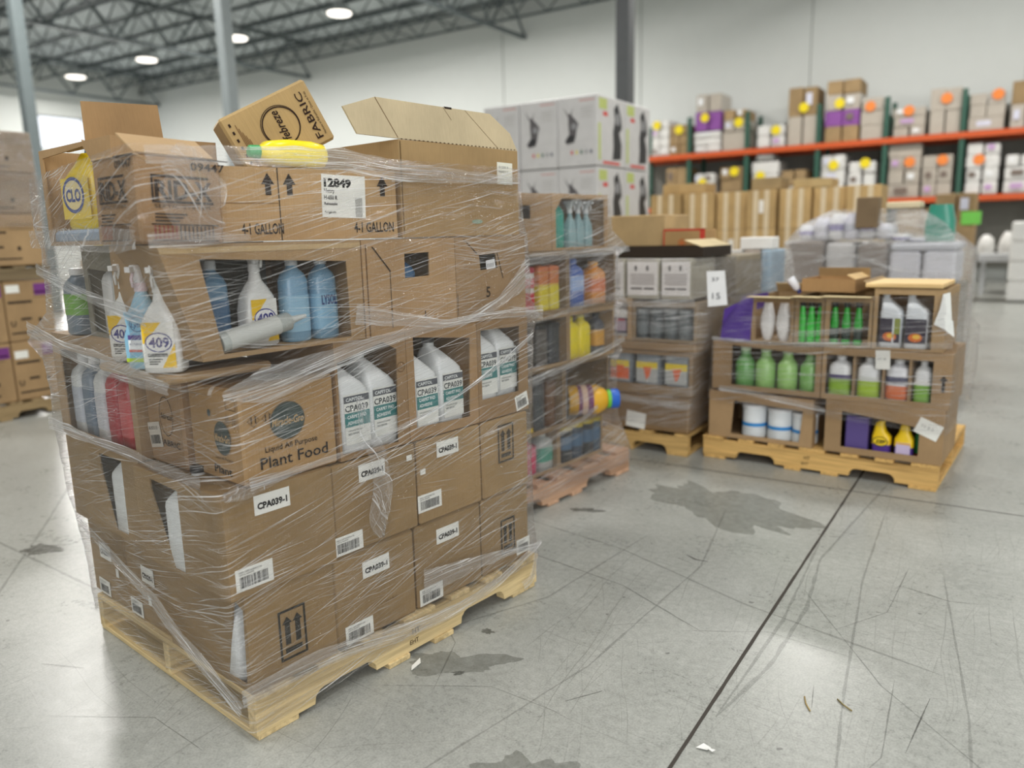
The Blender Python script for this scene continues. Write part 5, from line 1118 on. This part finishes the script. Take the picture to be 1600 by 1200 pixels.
for i,x in enumerate((.975,1.085)):
    def lab(r,i=i):
        M=fm((0,-.039,0),(1,0,0),(0,0,1),(0,-1,0)); b=MB()
        if i==0: b.disc(0,.078,.038,.026,plain('F3D01E',.5),M,.001); b.ring(0,.078,.038,.026,.004,ink('2A2A2A'),M,.0014); b.text('ZEP',-.026,.068,.026,ink('222222'),M,.0016,width=.052,bold=.04,shear=.15)
        else: b.rect(-.034,.02,.034,.085,plain('C9B9D8',.5),M,.001); b.rect(-.034,.075,.034,.083,plain('E0A82E',.5),M,.0014)
        b.build('bottle_label',r)
    bottle('cleaner_bottle',('yellow-topped purple bottle with an oval black-lettered logo','yellow-topped purple bottle with a pale label')[i],'bottle',F4,x,.065,.145,0,'purple and yellow bottles of the right load',body=[(0,0,0,.045,.035,4),(.06,0,0,.046,.036,4),(.062,0,0,.047,.037,4)],bm=bottle_mat('5B3F94'),
      cap=[(.060,0,0,.047,.037,4),(.10,0,0,.046,.036,4),(.13,-.01*(1-i),0,.030,.028,3),(.17,-.012*(1-i),0,.022,.024,3),(.185,0,0,.018,.018,2)],cm=plain('F3CB1C',.35),lab=lab,capname='yellow_top')
for i,x in enumerate((1.145,1.18)): round_bottle('cleaner_bottle','small green bottle with a red foot, %s of two'%('left','right')[i],'bottle',F4,x,.10,.145,.017,.16,'2E9A4A','227A38',group='small green bottles of the right load',band=[(.0,.12,'B23A3A')])
s=(.615,.48,.280); op('cut-open carton with pale green bottles in the middle layer of the right load',F4,.045,.006,.428,s,[(.115,.03),(.585,.03),(.585,.235),(.115,.262)],'A4805A',G4)
for i,x in enumerate((.215,.335,.46,.585)): round_bottle('cleaner_bottle','pale green bottle, %s of four in the right load'%('leftmost','second','third','rightmost')[i],'bottle',F4,x,.08,.434,.056,.245,('6FA860','9CCB78','A4D27C','86BC6A')[i],'D8E8C8',group='pale green bottles of the right load',sh=.62,neck=.45,rough=.25)
s=(.618,.48,.285); r=op('cut-open carton with labelled white jugs in the middle layer of the right load',F4,.665,.006,.428,s,[(.02,.03),(.535,.03),(.535,.245),(.02,.245)],'A4805A',G4)
printed(r,'F',lambda b,M:(b.poly([(.565,.150),(.605,.150),(.585,.175)],ink(),M),b.rect(.577,.09,.593,.151,ink(),M)),'up_arrow')
sticker(r,'F',.30,.235,.07,.10,[('LOT 20',.1,.5,.15,.6,0)],name='paper_tag',rot=3)
for x in (.155,.30,.425): 
    b=MB(); b.box(x,x+.012,0.006,.40,.02,.26,cardboard('A4805A')); b.build('divider',r)
for i,(x,c,l1,l2) in enumerate(((.748,'E4E6E6','8DB43A','4A3E6E'),(.893,'E6E8E8','A6C63A','DADDD8'),(1.035,'E6E8EC','3A3C60','D9703A'),(1.150,'E8EAEA','86B84A','F0F0EC'))):
    round_bottle('cleaner_bottle',('white jug with a green and purple label at the left of the middle layer','white jug with a lime label','white jug with a dark label and orange flame patch','slim white bottle with a green leaf label')[i],'bottle',F4,x,.075,.434,(.060,.058,.060,.042)[i],.235,c,'EDEFEF',group='white jugs of the middle layer of the right load',e=3,flat=.85,band=[(.05,.45,l1),(.45,.55,l2)] if i!=2 else [(.45,.6,l1),(.1,.4,l2)])
# third layer
b=MB(); b.add([(0,0,0),(.175,0,0),(.175,.25,0),(0,.25,0),(.02,0,.18),(.19,0,.265),(.19,.25,.265),(.02,.25,.18)],[(0,3,2,1),(4,5,6,7),(0,1,5,4),(2,3,7,6),(0,4,7,3),(1,2,6,5)],plain('5B3E9A',.35)); r=b.build('purple_pack',None,loc=F4.p(.085,.01,.715),rotz=F4.a); tag(r,'purple pack at the left end of the top layer of the right load','pack')
tr=[(.265,.235),(.505,.155),(.665,.235),(.905,.33)]
labs=('cut-open carton with two white red-capped bottles in the right load','narrow cut-open carton with bright green bottles in the right load','cut-open carton with green and black spray bottles in the right load','tall cut-open carton with dark-labelled jugs at the right end of the right load')
for i,(x,w) in enumerate(tr):
    h=(.255,.262,.268,.315)[i]; s=(w,.45,h); r=carton(labs[i],F4,x,.012,.716,s,holes={'F':win(w,h,.025 if i!=3 else .02,.015 if i!=3 else .055,.012,.03)},color='A8845A',group=G4,open_top=True)
    if i in (0,1,2): flap(r,'F',.09,88,.0,.0,color='DDC49A',name='folded_flap'); flap(r,'B',.07,-40,color='C9A676')
    if i==3: flap(r,'L',.07,60)
for i,x in enumerate((.345,.435)):
    bottle('cleaner_bottle','white bowling-pin bottle with red cap, %s of two'%('left','right')[i],'bottle',F4,x,.055,.724,0,'white red-capped bottles of the right load',body=[(0,0,0,.020,.020,2),(.03,0,0,.030,.028,2.5),(.09,0,0,.040,.034,3),(.14,0,0,.037,.033,3),(.20,0,0,.024,.024,2),(.225,0,0,.017,.017,2)],bm=bottle_mat('EDEBE8'),cap=[(.225,0,0,.020,.020,2),(.24,0,0,.019,.019,2)],cm=plain('C22A4A',.4))
gb=0
for i,x in enumerate((.535,.583,.631,.705,.765,.825)):
    def ex(r): b=MB(); b.loft([(.20,0,0,.015,.015,2),(.235,0,0,.014,.034,4),(.245,0,0,.012,.034,4)],plain('23282A',.4),n=16); b.build('spray_head',r)
    bottle('spray_bottle','neon green bottle with black spray head, %s from the left in the right load'%('first','second','third','fourth','fifth','sixth')[i],'spray bottle',F4,x,.055,.724,0,'neon green spray bottles of the right load',body=[(0,0,0,.018,.018,3),(.01,0,0,.021,.020,3),(.12,0,0,.021,.020,3),(.17,0,0,.016,.016,2),(.20,0,0,.012,.012,2)],bm=bottle_mat('2FD63A' if i<3 else '28B836'),cap=[(.03,0,0,.0215,.0205,3),(.09,0,0,.0215,.0205,3)] if i>=3 else (),cm=plain('2E3A34',.4),capname='dark_label',extra=ex)
for i,x in enumerate((.985,1.105)):
    r=bottle('cleaner_bottle','white slant-shouldered jug with dark flame label, %s of two at the right'%('left','right')[i],'jug',F4,x,.08,.724,0,'dark-labelled jugs of the right load',body=[(a[0]*.95,a[1],a[2],a[3]*.95,a[4]*.85,a[5]) for a in JUG],bm=bottle_mat('DDE2E6'),cap=[(.27,-.034,0,.02,.02,2),(.285,-.034,0,.019,.019,2)],cm=plain('E4E8EC',.4))
    M=fm((0,-.0605,0),(1,0,0),(0,0,1),(0,-1,0)); b=MB(); b.rect(-.048,.03,.048,.155,plain('3A3442',.5),M)
    b.disc(0,.06,.032,.022,plain('D9702E',.5),M,.0006); b.disc(.005,.065,.018,.012,plain('F0C24A',.5),M,.001)
    if i==0: b.rect(.02,.075,.048,.155,plain('8A9440',.5),M,.0008); b.rect(.012,.03,.02,.155,plain('DDE2E6',.5),M,.001)
    b.build('bottle_label',r)
r=thing('wooden_board','pale board lying on top of the tall carton at the right end','board',F4,.86,.0,1.036,0); b=MB(); b.box(0,.355,0,.42,0,.022,wood('E3C48E','x','B08A50'),bev=.003); b.build('board',r)
s=(.28,.30,.07); r=carton('low open brown carton lying on top of the middle of the right load',F4,.51,.10,1.0,s,color='A87A44',open_top=True,rot=-2); flap(r,'B',.05,-15); flap(r,'R',.05,-60,color='C9A066'); sticker(r,'B',.08,.03,.1,.03,[],name='label_strip')
for i,(x,z,c) in enumerate(((.48,1.005,'E6E8F0'),)):
    bottle('white_tube','small white tube lying beside the low open carton','tube',F4,x,.14,z,20,None,tilt=(0,-35,0),body=[(0,0,0,.012,.012,2),(.01,0,0,.02,.02,2),(.08,0,0,.024,.012,2)],bm=bottle_mat('E9EAF0'),cap=[(-.02,0,0,.012,.012,2),(0,0,0,.013,.013,2)],cm=plain('3A3F80',.4))
FM4=film_mat('stretch_film_right',.9,R(-7),.0)
lv4=[(.02,1.275,-.002,.95,.33,.36,.30,.30),(.03,1.275,-.004,.95,.42,.42,.42,.42),(.04,1.29,-.006,.95,.50,.50,.50,.5),(.04,1.29,-.006,.95,.70,.70,.72,.72),(.07,1.29,-.006,.95,.735,.735,.76,.76),(.10,1.24,-.004,.9,.80,.80,.82,.82),(.22,1.235,-.002,.9,.985,.97,1.0,1.0)]
f4=film('clear stretch film round the right load of coloured bottles',F4,lv4,FM4,seed=9,dz=.02); z4=f4['_z']
for pts,w,sd in ((([(.1,-.025,.44),(.35,-.028,.42),(.6,-.028,.385),(.70,-.025,.372)],[.03,.03,.035,.02],51)),(([(.05,-.025,.725),(.35,-.028,.72),(.8,-.028,.735),(1.28,-.025,.76)],[.02,.025,.03,.03],53)),(([(.55,-.028,.56),(.8,-.028,.555),(1.1,-.028,.56),(1.25,-.025,.565)],[.012,.01,.012,.008],55)),(([(.5,-.028,.775),(.7,-.028,.80),(.9,-.028,.83)],[.02,.03,.02],57))): film_strip(f4,z4,pts,w,FM1b,'gathered_film',seed=sd)
r=thing('crumpled_paper','crumpled white paper tag at the top right corner of the right load','tag',F4,1.19,-.014,.86,0); b=MB(); b.poly([(0,0),(.06,-.03),(.075,.03),(.06,.16),(.03,.15),(.02,.08)],plain('E9EAE6',.5),fm((0,0,0),(1,.1,0),(0,0,1),(0,-1,0))); b.poly([(.05,-.03),(.09,-.06),(.08,.02),(.06,.03)],plain('E9EAE6',.5),fm((0,-.004,0),(1,.3,0),(0,0,1),(0,-1,0))); b.build('paper_sheet',r)
# ================================================================== FIFTH PALLET (white packs, behind)
F5=Frame(-1.62,6.55,-2)
pallet('wooden pallet under the white wrapped heap behind the right load',F5,0,0,1.25,1.0,'B08D5C','6A4A28',seed=17,mark=False)
G5='grey cartons of the white heap'
for i,(x,z,w,h) in enumerate(((.02,.138,.60,.40),(.63,.138,.60,.40),(.02,.54,.60,.36),(.63,.54,.60,.36))):
    carton('grey-brown wrapped carton of the white heap, %s %s'%(('bottom','bottom','middle','middle')[i],('left','right','left','right')[i]),F5,x,.01,z,(w,.9,h),color='8E8178',group=G5)
rnd=random.Random(3)
hp=[(.02,.91,.28,.33,'8E8278'),(.31,.91,.22,.31,'CFCDCB'),(.54,.91,.22,.30,'8C8076'),(.77,.91,.22,.24,'DCDCE2'),(1.0,.91,.22,.24,'E0E0E6'),(.77,1.155,.46,.06,'C9CBD2')]
for i,(x,z,w,h,c) in enumerate(hp):
    b=MB(); b.box(0,w-.01,0,.6,0,h,plain(c,.5),bev=.02)
    r=b.build('soft_pack',None,loc=F5.p(x,.02,z),rotz=F5.a); tag(r,'upper pack of the white heap, '+('first from the left','second from the left','third from the left','fourth from the left','right end','flat pack lying across the right end')[i],'pack','upper packs of the white heap')
n=0; nm=('leftmost','second','third','fourth','fifth','sixth','seventh','eighth','ninth','tenth')
for i in range(8):
    x=.13+i*.115; top=1.25+.20*math.sin(PI*min(1,(i+1.2)/7.4))**.8
    b=MB(); z0=1.245 if i<6 else 1.22
    b.loft([(0,0,0,.050,.16,4),(.02,0,0,.058,.19,4),((top-z0)*.75,0,0,.056,.19,4),(top-z0,.0,0,.038,.16,3)],plain(('F2F3F6','EAEAF4','F4F4F5','E2E2F0')[i%4],.35,coat=.3),n=24)
    q=MB(); q.loft([((top-z0)*.35,0,0,.0588,.192,4),((top-z0)*.6,0,0,.0585,.192,4)],plain(('B9B2D8','D8D8DE','8F86B8','C9CCD8')[i%4],.4),cap=False)
    r=thing('white_pack','rounded white pack on top of the white heap, %s of eight'%nm[i],'pack',F5,x,.25,z0,0,'rounded white packs of the white heap'); b.build('pack_body',r); q.build('pack_print',r)
b=MB(); b.box(0,.155,0,.14,0,.23,cardboard('8A6E52'),bev=.006); tag(b.build('cardboard_box',None,loc=F5.p(.52,.0,1.33),rotz=F5.a),'small brown box standing up on top of the white heap','box')
b=MB(); b.box(0,.235,0,.22,0,.045,plain('E3D3AE',.5),bev=.006); tag(b.build('pale_slab',None,loc=F5.p(.70,.16,1.475),rotz=F5.a),'pale flat slab near the top of the white heap','slab')
b=MB(); b.loft([(0,0,0,.10,.10,4),(.15,0,0,.10,.10,4),(.27,0,0,.075,.09,3)],plain('2F8F78',.35,coat=.3)); tag(b.build('teal_bag',None,loc=F5.p(1.07,.25,1.22),rotz=F5.a),'teal bag at the right end of the white heap','bag')
FM5=film_mat('stretch_film_white',2.4,R(-9),.12,white=.98)  # cloudy film, whitened further to imitate blown highlights on the heap
lv5=[(-.01,1.26,-.01,.95,.10,.10,.10,.10),(.0,1.26,-.004,.95,.5,.5,.5,.5),(.0,1.265,-.006,.95,.88,.88,.88,.88),(.0,1.26,-.01,.95,1.20,1.22,1.17,1.15),(.12,1.10,.04,.75,1.33,1.37,1.37,1.30),(.33,.95,.12,.6,1.46,1.48,1.46,1.44)]
f5=film('cloudy stretch film over the white heap behind the right load',F5,lv5,FM5,seed=12,dz=.03); z5=f5['_z']
for pts,w,sd in ((([(.0,-.03,1.22),(.4,-.03,1.27),(.8,-.03,1.28),(1.2,-.03,1.22)],[.04,.035,.04,.05],61)),(([(.15,-.03,1.06),(.5,-.03,1.12),(.85,-.03,1.02),(1.25,-.03,.98)],[.03,.025,.03,.03],63)),(([(.7,-.03,.93),(1.0,-.03,.90),(1.25,-.03,.94)],[.04,.03,.05],65))): film_strip(f5,z5,pts,w,FM1b,'gathered_film',seed=sd)
# ================================================================== SIXTH LOAD (between third and right load, behind)
F6=Frame(-2.72,5.70,-1)
pallet('wooden pallet of the half-hidden load behind the gap between the centre and right loads',F6,0,0,1.22,1.0,'A88654','6A4A28',seed=19,mark=False)
carton('large brown carton of the half-hidden load, left half',F6,.0,.01,.138,(.60,.9,.78),color='98764C',group='cartons of the half-hidden load')
carton('large grey-brown carton of the half-hidden load, right half',F6,.61,.01,.138,(.60,.9,.72),color='8C7458',group='cartons of the half-hidden load')
for i,(x,z,w,h,c) in enumerate(((.86,.865,.15,.33,'B8B4AE'),(1.02,.865,.12,.33,'98887A'),(1.145,.865,.07,.33,'8FA9BC'))):
    b=MB(); b.box(0,w-.006,0,.4,0,h,plain(c,.45),bev=.01); tag(b.build('wrapped_pack',None,loc=F6.p(x,.02,z),rotz=F6.a),('pale wrapped pack of the half-hidden load, left of three','grey-brown wrapped pack of the half-hidden load, middle of three','blue-grey wrapped pack of the half-hidden load, right of three')[i],'pack','small packs of the half-hidden load')
b=MB(); b.box(0,.225,0,.2,0,.085,plain('EDEBE6',.5),bev=.006); tag(b.build('white_box',None,loc=F6.p(.98,.05,1.200),rotz=F6.a),'flat white box on top of the half-hidden load','box')
film('cloudy film round the half-hidden load',F6,[(-.01,1.23,.0,.9,.3,.3,.3,.3),(-.01,1.225,.0,.9,.86,.86,.86,.86),(.5,1.23,.0,.6,1.0,1.0,1.0,1.0),(.8,1.22,.005,.5,1.19,1.19,1.19,1.19)],FM5,seed=16,dz=.04)
carton('plain brown carton behind, between the half-hidden load and the white heap',Frame(-1.62,7.9,0),0,0,0,(.40,.4,1.20),color='9C7440')
b=MB(); b.box(0,.40,0,.4,0,.04,cardboard('D2B58A'),bev=.004); tag(b.build('carton_lid',None,loc=(-1.62,7.9,1.201)),'pale lid on the plain brown carton behind the white heap','lid')
# pallet stack strip behind the white heap at the right
b=MB(); b.box(0,.17,0,.5,0,1.15,cardboard('A88458'),bev=.006); tag(b.build('cardboard_box',None,loc=(-.62,8.2,0)),'narrow brown carton column behind the right side of the white heap','box')
# ================================================================== FLOOR DEBRIS
rnd=random.Random(9)
def straw(x,y,l,a,c,lab):
    b=MB(); b.tube([(0,0,.003),(l*.5,.004,.004),(l,0,.003)],.0022,plain(c,.7),5); o=b.build('wood_splinter',None,loc=(x,y,0),rotz=R(a)); tag(o,lab,'splinter')
straw(-.40,2.11,.07,115,'A8905A','tan wood splinter on the floor right of the joint, nearer one'); straw(-.30,2.17,.06,140,'8A7A4A','brown wood splinter on the floor right of the joint, farther one')
b=MB(); b.poly([(0,0),(.03,.005),(.035,.02),(.012,.028)],plain('EDEDE9',.4),I4,.004); b.poly([(.02,.01),(.045,.0),(.05,.012)],plain('EDEDE9',.4),I4,.008); tag(b.build('film_scrap',None,loc=(-.62,1.79,0)),'tiny clear plastic scrap on the floor at the bottom','scrap')
b=MB(); b.poly([(0,0),(.05,.01),(.07,.035),(.02,.02)],plain('F0F0EC',.4),I4,.004); tag(b.build('paper_scrap',None,loc=F1.p(.50,-.07,0),rotz=F1.a),'white paper scrap on the floor beside the front pallet','scrap')
